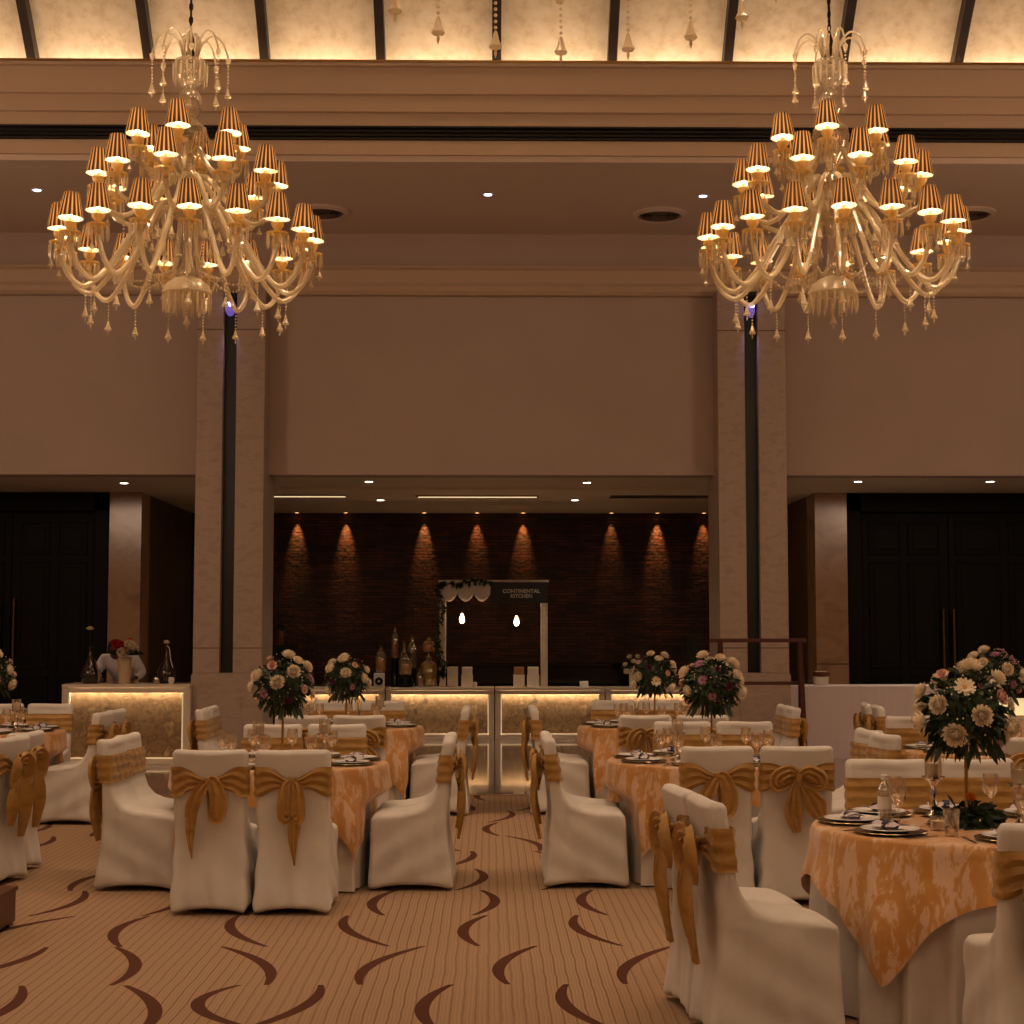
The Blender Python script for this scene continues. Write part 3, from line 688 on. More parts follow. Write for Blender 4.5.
def bow_mesh(kind):
    m = MB(); y0 = -.285; z0 = .75
    m.lathe([(.004, -.032), (.022, -.026), (.030, 0), (.024, .024), (.004, .03)], 12, (0, y0-.012, z0), wave=lambda a, z: .12*math.sin(5*a+z*60))
    lp = lambda pts, wd, ph=0, k=3, pl=.010: ribbon(m, pts, wd, k=k, ph=ph, pleat=pl, nsub=6, cross=13)
    if kind == 'spread':            # two side loops and two open tails
        for s in (-1, 1):
            lp([(0, y0-.02, z0), (s*.05, y0-.045, z0+.03), (s*.115, y0-.04, z0-.0), (s*.125, y0-.03, z0-.045), (s*.07, y0-.02, z0-.035), (0, y0-.014, z0-.005)], [.035, .085, .10, .085, .06, .03], s)
        lp([(-.005, y0-.02, z0-.01), (-.025, y0-.035, z0-.1), (-.03, y0-.03, z0-.21), (-.01, y0-.02, z0-.32)], [.03, .075, .11, .05])
        lp([(.005, y0-.02, z0-.01), (.055, y0-.035, z0-.09), (.095, y0-.03, z0-.16), (.125, y0-.02, z0-.23)], [.03, .075, .13, .08], 2)
    elif kind == 'drop':            # loops hanging straight down, one thin long tail
        for s in (-1, 1):
            lp([(0, y0-.02, z0+.01), (s*.03, y0-.045, z0-.02), (s*.04, y0-.05, z0-.12), (s*.035, y0-.04, z0-.2), (s*.012, y0-.025, z0-.17), (0, y0-.014, z0-.02)], [.03, .055, .08, .08, .05, .03], s*1.3, 2)
        lp([(0, y0-.02, z0-.1), (.015, y0-.03, z0-.24), (.01, y0-.025, z0-.34), (.018, y0-.015, z0-.47)], [.05, .075, .05, .008], 0, 2, .007)
    elif kind == 'slant':           # a slanted half bow with a tail to one side
        lp([(0, y0-.02, z0+.01), (.03, y0-.045, z0+.0), (.06, y0-.05, z0-.09), (.055, y0-.04, z0-.18), (.03, y0-.03, z0-.19), (.0, y0-.014, z0-.02)], [.03, .07, .095, .095, .06, .03], 0, 2)
        lp([(0, y0-.02, z0+.005), (-.04, y0-.045, z0-.04), (-.085, y0-.04, z0-.13), (-.105, y0-.03, z0-.2)], [.03, .07, .08, .06], 1, 2)
        lp([(-.09, y0-.035, z0-.14), (-.10, y0-.025, z0-.26), (-.098, y0-.02, z0-.36), (-.09, y0-.015, z0-.43)], [.07, .055, .03, .006], 2, 2, .006)
    else:                           # full, heavy bow with long wide tails
        for s in (-1, 1):
            lp([(0, y0-.02, z0+.01), (s*.045, y0-.06, z0+.035), (s*.09, y0-.07, z0-.01), (s*.095, y0-.055, z0-.09), (s*.05, y0-.035, z0-.10), (0, y0-.014, z0-.01)], [.04, .10, .13, .12, .08, .04], s, 3, .013)
        lp([(-.01, y0-.03, z0-.01), (-.05, y0-.055, z0-.12), (-.075, y0-.05, z0-.24), (-.07, y0-.025, z0-.38)], [.04, .12, .16, .04], 0, 3, .014)
        lp([(.01, y0-.03, z0-.01), (.03, y0-.06, z0-.13), (.05, y0-.06, z0-.28), (.045, y0-.03, z0-.46)], [.04, .11, .15, .07], 2, 3, .014)
    return m.mesh('bow', M_SASH)
SASHES = [sash_mesh(s) for s in (11, 12, 13)]
BOWS = {k: bow_mesh(k) for k in ('spread', 'drop', 'slant', 'full')}
NCH = 0
CHAIRS = []
def chair(x, y, face, label, bow='full', group=None, flip=False):
    CHAIRS.append((x, y, math.radians(face)))
    """face: direction the sitter looks, degrees from +X"""
    global NCH
    t = thing('banquet_chair', label, 'chair', (x, y, 0), math.radians(face-90), group)
    place('chair_cover', COVERS[NCH % 3], t); s = place('sash', SASHES[NCH % 3], t)
    b = place('bow', BOWS[bow], s)
    if flip: b.scale = (-1, 1, 1)
    NCH += 1; return t

# ============================================================ tables
RT, HT = .69, .75
M_OVER = mat('gold_damask', (216, 150, 84), .5, sheen=.3)
tc = N(M_OVER, 'ShaderNodeTexCoord'); mp = N(M_OVER, 'ShaderNodeMapping'); mp.inputs['Scale'].default_value = (1, 1, .38); L(M_OVER, tc.outputs['Object'], mp.inputs[0])
nz = N(M_OVER, 'ShaderNodeTexNoise', i_Scale=13.0, i_Detail=4.0, i_Roughness=.6, i_Distortion=.8); L(M_OVER, mp.outputs[0], nz.inputs['Vector'])
nf = N(M_OVER, 'ShaderNodeTexNoise', i_Scale=60.0, i_Detail=3.0, i_Distortion=.5); L(M_OVER, mp.outputs[0], nf.inputs['Vector'])
ad = N(M_OVER, 'ShaderNodeMath', operation='MULTIPLY_ADD'); L(M_OVER, nf.outputs['Fac'], ad.inputs[0]); ad.inputs[1].default_value = .35; L(M_OVER, nz.outputs['Fac'], ad.inputs[2])
r = ramp(M_OVER, ad.outputs[0], [(.60, (196, 136, 66)), (.68, (200, 146, 80)), (.74, (216, 180, 150)), (.9, (214, 172, 138))])
L(M_OVER, r.outputs[0], bsdf(M_OVER).inputs['Base Color'])
rm = N(M_OVER, 'ShaderNodeMapRange'); rm.inputs['From Min'].default_value = .6; rm.inputs['From Max'].default_value = .75; rm.inputs['To Min'].default_value = .42; rm.inputs['To Max'].default_value = .7
L(M_OVER, ad.outputs[0], rm.inputs['Value']); L(M_OVER, rm.outputs[0], bsdf(M_OVER).inputs['Roughness'])
def pulled_in(wx, wy, tx, ty, z):
    """cloth gives way where a seat is pushed under the table"""
    if z > .50: return wx, wy
    for _ in range(60):
        hit = False
        for cx, cy, f in CHAIRS:
            dx, dy = wx-cx, wy-cy
            if dx*dx+dy*dy > .3: continue
            fy = dx*math.cos(f)+dy*math.sin(f); fx = dx*math.sin(f)-dy*math.cos(f)
            if abs(fx) < .25 and -.3 < fy < .262: hit = True
        if not hit: return wx, wy
        wx, wy = tx+(wx-tx)*.985, ty+(wy-ty)*.985
    return wx, wy
def seat_limit(tx, ty, n):
    """how far out the hanging cloth may reach at each of n bearings, eased so that it drapes"""
    lim = []
    for i in range(n):
        a = 2*PI*i/n; r_ = .86
        while r_ > .3:
            x, y = tx+r_*math.cos(a), ty+r_*math.sin(a); hit = False
            for cx, cy, f in CHAIRS:
                dx, dy = x-cx, y-cy
                if dx*dx+dy*dy > .3: continue
                fy = dx*math.cos(f)+dy*math.sin(f); fx = dx*math.sin(f)-dy*math.cos(f)
                if abs(fx) < .245 and -.3 < fy < .25: hit = True
            if not hit: break
            r_ -= .01
        lim.append(r_)
    k = max(2, n//70); lo = [min(lim[(i+j) % n] for j in range(-k, k+1)) for i in range(n)]
    return [sum(lo[(i+j) % n] for j in range(-k, k+1))/(2*k+1) for i in range(n)]
def skirt_mesh(seed, tx, ty):
    R = random.Random(seed); ph = [R.uniform(0, 6) for _ in range(5)]; n = 220; P = []; lim = seat_limit(tx, ty, n)
    for i in range(n):
        a = 2*PI*i/n; col = [(0, 0, HT), (.3*math.cos(a), .3*math.sin(a), HT), (.6*math.cos(a), .6*math.sin(a), HT), ((RT-.012)*math.cos(a), (RT-.012)*math.sin(a), HT)]
        for j in range(15):
            h = j/14; z = HT-.006-(HT-.016)*h
            f = math.sin(23*a+ph[0]+1.6*math.sin(3*a+ph[1]))*.5+.5
            r_ = RT-.004 + h**.7*(.072*f**2 - .024) + .006*math.sin(11*a+ph[2])*h
            r_ -= max(0, r_-lim[i]+.01)*sm(.62, .49, z); col.append((r_*math.cos(a), r_*math.sin(a), z))
        P.append(col)
    return MB().grid(P, closed_u=True).mesh('table_skirt', M_WHITECLOTH)
def overlay_mesh(seed, tx, ty, half=.90):
    R = random.Random(seed); ph = [R.uniform(0, 6) for _ in range(6)]; n = 288; P = []; zt_ = HT+.006; lim = seat_limit(tx, ty, n)
    for i in range(n):
        a = 2*PI*i/n; Ln = half/max(abs(math.cos(a)), abs(math.sin(a)))
        Ln = min(Ln, half*1.40)
        col = [(q*math.cos(a), q*math.sin(a), zt_) for q in (0, .2, .4, .6)]
        for q in range(5):
            b = q/4*PI/2; col.append(((RT-.012+.02*math.sin(b))*math.cos(a), (RT-.012+.02*math.sin(b))*math.sin(a), zt_-.02*(1-math.cos(b))))
        hang = Ln-RT-.02; cn = sm(.15, .55, hang)
        da = ((a-PI/4) % (PI/2)); da = min(da, PI/2-da)        # angle from the nearest corner
        for j in range(1, 16):
            h = hang*j/15
            f = math.sin(16*a+ph[0]+1.3*math.sin(5*a+ph[1])); g = math.sin(30*a+ph[2])
            amp = .029*sm(.03, .4, h)*(1-.25*sm(.1, .5, da)); r_ = RT+.014 + amp*(f+.35*g+1.1) + .036*sm(0, .35, h)
            aa = a + .05*sm(.1, .6, h)*math.sin(8*a+ph[3])
            zz = zt_-.02-h*.985; r_ -= max(0, r_-lim[i])*sm(.62, .49, zz); col.append((r_*math.cos(aa), r_*math.sin(aa), zz))
        P.append(col)
    return MB().grid(P, closed_u=True).mesh('table_overlay', M_OVER)
top_me = MB().lathe([(.01, .705), (RT-.03, .705), (RT-.022, .72), (RT-.03, .74), (.01, .74)], 40).mesh('tabletop', M_BROWNWOOD)
leg_me = MB().tube([(.4, 0, .7), (.42, 0, .01)], .015, 8).mesh('leg', M_BLACK)
# tableware
charger_me = MB().lathe([(.001, .0), (.10, .0), (.14, .007), (.152, .012), (.15, .014), (.10, .005), (.001, .005)], 36, cap=False).mesh('charger_plate', M_CHARGER)
plate_me = MB().lathe([(.001, .0), (.07, .0), (.085, .008), (.122, .018), (.12, .021), (.085, .011), (.001, .005)], 36, cap=False).mesh('dinner_plate', M_CHINA)
def nap():
    m = MB(); P = []
    for i in range(13):
        u = i/12-.5; row = []
        for j in range(7):
            v = j/6-.5; row.append((u*.17, v*.075*(1+.2*math.sin(9*u)), .012+.016*math.cos(v*PI)*abs(math.cos(5*u))+.004))
        P.append(row)
    m.grid(P); P2 = [[(p[0], p[1], .001) for p in r_] for r_ in P]; m.grid(P2); return m
nap_me = nap().mesh('folded_napkin', M_NAPKIN)
band_me = MB().lathe([(.03, -.014), (.03, .014)], 16, cap=False).mesh('napkin_band', M_DARKNAP)
for v in band_me.vertices: v.co = (v.co.z, v.co.x*1.2, .016+v.co.y*.75)
goblet_me = MB().lathe([(.001, 0), (.034, .002), (.03, .006), (.006, .012), (.005, .085), (.02, .1), (.036, .125), (.038, .155), (.032, .195), (.031, .195), (.036, .155), (.034, .128), (.018, .105), (.001, .1)], 18, cap=False).mesh('wine_glass', M_GLASS)
tumbler_me = MB().lathe([(.001, .0), (.028, .0), (.034, .11), (.033, .11), (.027, .008), (.001, .008)], 18, cap=False).mesh('water_tumbler', M_GLASS)
bottle_b = MB().lathe([(.001, 0), (.03, .0), (.031, .02), (.029, .05), (.031, .08), (.029, .11), (.031, .135), (.026, .155), (.013, .175), (.013, .19)], 18, cap=False).mesh('bottle_body', glassy('bottle_plastic', (225, 220, 210), .35, .1, .6))
bottle_c = MB().lathe([(.015, .186), (.015, .206), (.012, .208)], 14).mesh('cap', M_WHITEBOX)
bottle_l = MB().lathe([(.0315, .06), (.0315, .115)], 18, cap=False).mesh('label_wrap', M_WHITEBOX)
cs_me = MB().lathe([(.05, 0), (.05, .01), (.025, .02), (.012, .04), (.022, .06), (.012, .08), (.02, .11), (.011, .14), (.024, .165), (.05, .175), (.052, .185), (.03, .187)], 20).mesh('base', M_SILVER)
cs_glass = MB().lathe([(.034, .186), (.038, .2), (.038, .275), (.037, .275), (.036, .19)], 18, cap=False).mesh('glass_chimney', M_GLASS)
cs_candle = MB().lathe([(.027, .188), (.027, .245), (.003, .248), (.002, .257)], 14).mesh('candle', M_WAX)
votive_me = MB().lathe([(.001, 0), (.03, .0), (.034, .06), (.032, .06), (.028, .008), (.001, .008)], 16, cap=False).mesh('glass', M_GLASS)
votive_c = MB().lathe([(.027, .008), (.03, .04), (.002, .044), (.002, .05)], 12).mesh('candle', M_WAX)
silver_fork = MB().box(-.006, .006, -.09, .03, .002, .004).box(-.011, .011, .03, .045, .002, .004).box(-.011, -.007, .045, .09, .002, .004).box(-.002, .002, .045, .09, .002, .004).box(.007, .011, .045, .09, .002, .004).mesh('fork', M_SILVER, smooth=False)
silver_knife = MB().box(-.006, .006, -.1, -.01, .002, .005).box(-.009, .007, -.01, .1, .002, .003).mesh('table_knife', M_SILVER, smooth=False)

# flowers
def petal_ring(m, n, r, ln, wd, up, z, R, curl=.3):
    for i in range(n):
        a = 2*PI*i/n + R.uniform(-.15, .15); ca, sa = math.cos(a), math.sin(a); P = []
        for t in (0, .35, .7, 1):
            rr = r+ln*t*math.cos(up+curl*t); zz = z+ln*t*math.sin(up+curl*t); w_ = wd*(.45+.9*t-.8*t*t*t)*.5
            P.append([(rr*ca-w_*sa, rr*sa+w_*ca, zz+.003), (rr*ca, rr*sa, zz), (rr*ca+w_*sa, rr*sa-w_*ca, zz+.003)])
        m.grid(P)
def bloom_mesh(kind, seed):
    R = random.Random(seed); m = MB()
    if kind == 'mum':
        for k, (n, ln, up) in enumerate(((16, .052, -.1), (16, .05, .2), (15, .046, .45), (13, .042, .7), (11, .036, .95), (8, .028, 1.2), (5, .02, 1.45))): petal_ring(m, n, .004, ln, .019, up, .003*k, R, .6)
        return m.mesh('bloom', M_BLOOM)
    if kind == 'blush':
        for k, (n, ln, up) in enumerate(((9, .038, .1), (8, .034, .6), (6, .028, 1.0))): petal_ring(m, n, .004, ln, .026, up, .004*k, R, .4)
        return m.mesh('bloom', M_BLUSH)
    if kind == 'gerbera':
        petal_ring(m, 14, .01, .034, .014, .15, .004, R, -.1); petal_ring(m, 12, .008, .024, .012, .45, .006, R, -.1)
        m.cur = 1; m.lathe([(.001, .012), (.009, .011), (.012, .004)], 10, cap=False)
        return m.mesh('bloom', [M_MAUVE, M_PURPLE])
    if kind == 'daisy':
        petal_ring(m, 14, .01, .046, .02, .1, .004, R, .1); petal_ring(m, 12, .008, .034, .018, .4, .006, R, .1)
        m.cur = 1; m.lathe([(.001, .016), (.009, .014), (.013, .006)], 10, cap=False)
        return m.mesh('bloom', [M_BLOOM, M_CENTRE])
    M = {'purple': M_PURPLE, 'red': M_RED, 'orange': M_ORANGE}[kind]
    for k, (n, ln, up) in enumerate(((9, .034, .3), (8, .032, .7), (6, .026, 1.1), (4, .018, 1.4))): petal_ring(m, n, .003, ln, .024, up, .004*k, R, .3)
    return m.mesh('bloom', M)
BL = {k: bloom_mesh(k, i) for i, k in enumerate(('mum', 'blush', 'gerbera', 'daisy', 'purple', 'red', 'orange'))}
def leaf(m, p, d, ln, wd, R):
    d = Vector(d).normalized(); side = d.cross(Vector((R.uniform(-1, 1), R.uniform(-1, 1), R.uniform(-1, 1)))).normalized(); nn = side.cross(d)
    P = []
    for t, w_ in ((0, .15), (.3, .8), (.6, 1), (.85, .55), (1, .02)):
        c = Vector(p) + d*ln*t - Vector((0, 0, 1))*ln*.25*t*t
        P.append([c+side*wd*w_*.5, c-nn*wd*.12*w_, c-side*wd*w_*.5])
    m.grid(P)
def foliage_mesh(seed, r, n, ln, flat=1., mat_=None, dots=40, hang=0):
    R = random.Random(seed); m = MB()
    m.sphere((0, 0, 0), r*.62, 14, 9, flat)
    for i in range(n):
        u = R.uniform(-1 if flat == 1. else -.1, 1); a = R.uniform(0, 2*PI); q = math.sqrt(1-u*u); d = Vector((q*math.cos(a), q*math.sin(a), u*flat))
        rr = r*R.uniform(.55, .88); leaf(m, d*rr, d+Vector((R.uniform(-.8, .8), R.uniform(-.8, .8), R.uniform(-.9, .5))), ln*R.uniform(.7, 1.3), ln*R.uniform(.28, .42), R)
    for i in range(hang):
        a = R.uniform(0, 2*PI); d = Vector((math.cos(a), math.sin(a), -1.1)); leaf(m, d*r*.62, d+Vector((0, 0, -.1)), ln*1.5, ln*.5, R)
    m.cur = 1
    for i in range(dots):
        u = R.uniform(-.6, 1); a = R.uniform(0, 2*PI); q = math.sqrt(1-u*u); d = Vector((q*math.cos(a), q*math.sin(a), u*flat)); m.sphere(d*r*R.uniform(.95, 1.12), .0045, 5, 3)
    if flat != 1.: m.v = [(a, b, max(c, .001)) for a, b, c in m.v]
    return m.mesh('foliage', [mat_ or M_LEAF, M_BLOOM])
FOL = [foliage_mesh(s, .19, 560, .056, hang=12, dots=70) for s in (1, 2, 3)]
MOUND = foliage_mesh(9, .13, 260, .06, flat=.55, mat_=M_LEAFDARK, dots=6)
SMALLMOUND = foliage_mesh(10, .075, 110, .045, flat=.5, mat_=M_LEAFDARK, dots=4)
def ball_of_flowers(x, y, zc, label, seed, kinds, ztab=HT+.006, scale=1.0, mound=True, n=22, name='flower_arrangement', stem=True):
    R = random.Random(seed); t = thing(name, label, 'flowers', (x, y, ztab), R.uniform(0, 1) if False else 0)
    h = zc-ztab
    if stem:
        m = MB(); m.lathe([(.075, 0), (.075, .008), (.02, .014), (.009, .03), (.0075, h*.5), (.009, h*.52), (.0075, h*.54), (.0075, h-.1), (.03, h-.08), (.045, h-.06)], 16)
        m.obj('stand', M_GOLD, t)
        if mound: place('base_greenery', SMALLMOUND, t, (0, 0, .004))
    f = place('foliage', FOL[seed % 3], t, (0, 0, h), (0, 0, R.uniform(0, 6))); f.scale = (scale,)*3
    pts = []
    for i in range(n):       # golden spiral over the ball, all round
        u = 1-1.55*(i+.5)/n; a = i*2.39996+seed; q = math.sqrt(max(0, 1-u*u))
        d = Vector((q*math.cos(a), q*math.sin(a), u)); pts.append(d)
    for i, d in enumerate(pts):
        k = kinds[i % len(kinds)]; o = place('bloom', BL[k], t, (d.x*.185*scale, d.y*.185*scale, h+d.z*.185*scale)); s = R.uniform(.8, 1.12)*scale*(1.0 if k in ('mum', 'daisy') else .85)
        o.rotation_euler = (d + Vector((R.uniform(-.2, .2), R.uniform(-.2, .2), R.uniform(-.1, .3)))).to_track_quat('Z', 'Y').to_euler(); o.scale = (s, s, s)
    return t
# ============================================================ layout of the tables
def wares(tx, ty, table, angs, rich=True, seed=1, glasses=True):
    R = random.Random(seed); z = HT+.0065
    for a in angs:
        r_ = RT-.17; ca, sa = math.cos(math.radians(a)), math.sin(math.radians(a)); x, y = tx+r_*ca, ty+r_*sa; rz = math.radians(a-90)
        o = place('charger_plate', charger_me, None, (x, y, z)); tag(o, 'round champagne-metal charger under a plate on the %s' % table, 'charger plate', 'chargers on the %s' % table)
        o = place('dinner_plate', plate_me, None, (x, y, z+.0055)); tag(o, 'white dinner plate on a metal charger on the %s' % table, 'plate', 'plates on the %s' % table)
        t = thing('folded_napkin', 'folded pale napkin with dark band, on a plate on the %s' % table, 'napkin', (x, y, z+.020), rz+R.uniform(-.2, .2), 'napkins on the %s' % table)
        place('cloth', nap_me, t); place('band', band_me, t)
        if rich:
            for off, me, nm in ((-.175, silver_fork, 'fork'), (.175, silver_knife, 'table_knife')):
                px_, py_ = x+off*math.cos(rz), y+off*math.sin(rz)
                if math.hypot(px_-tx, py_-ty) > RT-.1: px_, py_ = tx+(px_-tx)*.9, ty+(py_-ty)*.9
                o = place(nm, me, None, (px_, py_, z), (0, 0, rz)); tag(o, 'silver %s laid beside a plate on the %s' % (nm.replace('_', ' '), table), 'cutlery', '%ss on the %s' % (nm.replace('_', ' '), table))
    if glasses:
        for a in angs:
            b = math.radians(a+R.uniform(15, 22)); r_ = RT-.33+R.uniform(-.03, .03)
            o = place('wine_glass', goblet_me, None, (tx+r_*math.cos(b), ty+r_*math.sin(b), z)); tag(o, 'clear stemmed wine glass on the %s' % table, 'glass', 'wine glasses on the %s' % table)
            b = math.radians(a+R.uniform(28, 34)); r_ = RT-.27
            o = place('water_tumbler', tumbler_me, None, (tx+r_*math.cos(b), ty+r_*math.sin(b), z)); tag(o, 'clear straight water tumbler on the %s' % table, 'glass', 'water tumblers on the %s' % table)
def candlestick(x, y, label):
    t = thing('candlestick', label, 'candlestick', (x, y, HT+.0065)); place('base', cs_me, t); place('glass_chimney', cs_glass, t); place('candle', cs_candle, t)
def votive(x, y, label, g=None):
    t = thing('votive_candle', label, 'candle', (x, y, HT+.0065), 0, g); place('glass', votive_me, t); place('candle', votive_c, t)
NT = 0
TABLES = []
def table(*a): TABLES.append(a)
def build_table(x, y, nm, over=True):
    global NT
    t = thing('round_table', 'round banquet table hidden under cloths, %s' % nm, 'table', (x, y, 0)); place('tabletop', top_me, t)
    for k in range(4): place('leg', leg_me, t, (0, 0, 0), (0, 0, PI/4+k*PI/2))
    o = place('table_skirt', skirt_mesh(NT+20, x, y), None, (x, y, 0), (0, 0, 0)); tag(o, 'white floor-length cloth under a damask overlay, %s' % nm, 'tablecloth')
    if over:
        o = place('table_overlay', overlay_mesh(NT+8, x, y), None, (x, y, 0)); tag(o, 'gold and peach damask square overlay, %s' % nm, 'tablecloth')
    NT += 1

def pair(cx, cy, face, dist, nm, what, bows=('full', 'full'), names=('front', 'rear'), sep=.235, only=None, turn=0, dn=0):
    """two chairs side by side on one side of a table; face = way they look. names follow the lateral order"""
    f = math.radians(face); dx, dy = math.cos(f), math.sin(f); lx, ly = math.cos(f-PI/2), math.sin(f-PI/2)
    for i, s in enumerate((-1, 1)):
        if only is not None and i != only: continue
        x, y = cx-dx*dist+lx*s*sep, cy-dy*dist+ly*s*sep
        chair(x, y, face+turn, 'white-covered chair %s, %s of pair, %s' % (what, names[i], nm), bows[i])
# names for tables
A1 = 'nearer aisle table, chef-bar side'; A2 = 'farther aisle table, chef-bar side'
B1 = 'nearer aisle table, rack side'; B2 = 'farther aisle table, rack side'
F = 'front table with orange rose'; W = 'table facing the chef bar'; D = 'table behind the front table'
G = 'table nearest the bronze-handled doors'; E = 'table cut off by the frame edge'
# --- A1
x, y = -1.355, 10.8
table(x, y, A1)
pair(x, y, 90, 1.05, A1, 'back to us', ('slant', 'drop'), ('outer', 'aisle-side'))
pair(x, y, 0, .79, A1, 'facing the aisle', ('full', 'full'), ('rear', 'front'), turn=-4)
pair(x, y, 180, .84, A1, 'back to the aisle', ('full', 'spread'), ('front', 'rear'))
pair(x, y, 270, 1.15, A1, 'facing us', ('full', 'full'), ('aisle-side', 'outer'))
ball_of_flowers(x+.01, y, at(283, 686, y).z, 'flower ball on a thin stand, nearer aisle table, chef-bar side', 1, ['mum', 'blush', 'mum', 'gerbera', 'blush', 'mum', 'purple'])
wares(x, y, A1, [-70, -25, 20, 65, 110, 155, 200, 245], seed=4)
candlestick(x-.13, y-.12, 'silver candlestick beside the stand on the nearer aisle table, chef-bar side')
candlestick(x+.28, y+.02, 'silver candlestick toward the aisle on the nearer aisle table, chef-bar side')
# --- A2
x, y = -1.3, 15.05
table(x, y, A2)
pair(x, y, 90, 1.25, A2, 'back to us', ('full', 'spread'), ('outer', 'aisle-side'))
pair(x, y, 0, 1.0, A2, 'facing the aisle', ('full', 'full'), ('rear', 'front'))
pair(x, y, 180, .83, A2, 'back to the aisle', ('full', 'full'), ('front', 'rear'))
pair(x, y, 270, 1.25, A2, 'facing us', ('full', 'full'), ('aisle-side', 'outer'))
ball_of_flowers(x, y, at(347, 679, y).z, 'flower ball with a magenta bloom, farther aisle table, chef-bar side', 2, ['mum', 'mum', 'purple', 'mum', 'blush', 'gerbera'], n=20)
wares(x, y, A2, [-60, -15, 30, 75, 120, 165, 210, 255], rich=False, seed=5)
candlestick(x+.3, y+.02, 'silver candlestick on the farther aisle table, chef-bar side')
# --- B1
x, y = 1.47, 11.0
table(x, y, B1)
pair(x+.1, y, 90, .98, B1, 'back to us', ('slant', 'spread'), ('aisle-side', 'outer'))
pair(x, y-.12, 0, .84, B1, 'back to the aisle', ('full', 'full'), ('rear', 'front'))
pair(x+.0, y+.2, 180, .9, B1, 'facing the aisle', ('full', 'full'), ('front', 'rear'), turn=8)
pair(x+.22, y, 270, 1.3, B1, 'facing us', ('full', 'full'), ('outer', 'aisle-side'))
ball_of_flowers(x, y, at(709, 685, y).z, 'ivory and mauve flower ball, nearer aisle table, rack side', 3, ['mum', 'mum', 'daisy', 'gerbera', 'mum', 'blush', 'purple', 'mum'])
wares(x, y, B1, [-65, -20, 25, 70, 115, 160, 205, 250], seed=6)
candlestick(x-.24, y-.12, 'silver candlestick beside the stand on the nearer aisle table, rack side')
# --- B2
x, y = 1.5, 15.1
table(x, y, B2)
pair(x, y, 90, 1.3, B2, 'back to us', ('full', 'full'), ('aisle-side', 'outer'))
pair(x, y, 0, .85, B2, 'back to the aisle', ('full', 'full'), ('rear', 'front'))
pair(x, y+.2, 180, 1.0, B2, 'facing the aisle', ('full', 'full'), ('front', 'rear'))
pair(x-.03, y, 270, 1.3, B2, 'facing us', ('full', 'full'), ('outer', 'aisle-side'))
ball_of_flowers(x, y, at(653, 675, y).z, 'flower ball with one magenta bloom, farther aisle table, rack side', 4, ['mum', 'mum', 'purple', 'mum', 'daisy', 'blush'], n=20)
wares(x, y, B2, [-60, -15, 30, 75, 120, 165, 210, 255], rich=False, seed=7)
candlestick(x+.34, y-.02, 'silver candlestick on the farther aisle table, rack side')
# --- F
x, y = 2.1, 7.2
table(x, y, F)
chair(1.07, 7.16, 7, 'white-covered chair with back to the aisle, rear of pair, %s' % F, 'full')
chair(1.12, 6.69, 7, 'large white-covered chair nearest the camera, back to aisle, %s' % F, 'full')
chair(1.985, 6.05, 90, 'white-covered chair cropped by the frame edge, back to us, %s' % F, 'full')
chair(2.45, 6.05, 90, 'white-covered chair outside the cropped one, back to us, %s' % F, 'full')
pair(x+.22, y, 270, 1.3, F, 'facing us', ('full', 'full'), ('outer', 'aisle-side'), sep=.23)
ball_of_flowers(at(965, 715, y).x, y, at(965, 712, y).z, 'large ivory flower ball on a tall stand, front table', 5, ['mum', 'mum', 'blush', 'mum', 'mum', 'daisy'], n=20, scale=1.02, mound=False); fl = [o for o in COL.objects if o.name.startswith('flower_arrangement')][-1]
wares(x, y, F, [128, 168, 213, 270, 316, 0, 45, 88], seed=8)
p = atz(968, 832, HT)
bg = place('base_greenery', MOUND, fl, (0, 0, .004)); bg.scale = (1.15, 1.15, 1.3); o = place('orange_rose', BL['orange'], bg, (.0, -.05, .085), (.5, 0, 0)); o.scale = (.7,)*3; o['label'] = 'orange rose in the greenery'
for px, py, lb in ((934, 819, 'silver candlestick behind the greenery, front table'), (1021, 829, 'silver candlestick nearest the cropped chair, front table')):
    p = atz(px, py, HT); candlestick(p.x, p.y, lb)
p = atz(885, 824, HT); t = thing('water_bottle', 'small clear water bottle with white cap on the front table', 'bottle', (p.x, p.y, HT+.0065)); place('body', bottle_b, t); place('cap', bottle_c, t); place('label_wrap', bottle_l, t)
p = atz(938, 832, HT); votive(p.x, p.y, 'small white candle in a glass before the greenery, front table')
# --- D
x, y = 3.64, 11.9
table(x, y, D)
chair(3.46, 10.86, 84, 'white-covered chair with its back to us, half its bow showing, %s' % D, 'full')
chair(3.93, 10.9, 90, 'white-covered chair with back to us, mostly out of frame, %s' % D, 'full')
pair(x, y, 270, 1.2, D, 'facing us', ('full', 'full'), ('outer', 'aisle-side'))
ball_of_flowers(at(994, 670, y).x, y, at(994, 676, y).z, 'mauve and ivory flower ball behind the front table arrangement', 6, ['gerbera', 'mum', 'gerbera', 'blush', 'mum', 'gerbera'], n=22)
wares(x, y, D, [-60, -15, 120, 165, 210, 255], rich=False, seed=9)
# --- G (chairs by the dark doors)
x, y = 4.7, 15.6
table(x, y, G)
pair(x, y, 0, .84, G, 'back to the aisle', ('full', 'full'), ('rear', 'front'), turn=-6)
wares(x, y, G, [120, 165, 210, 255], rich=False, seed=10, glasses=False)
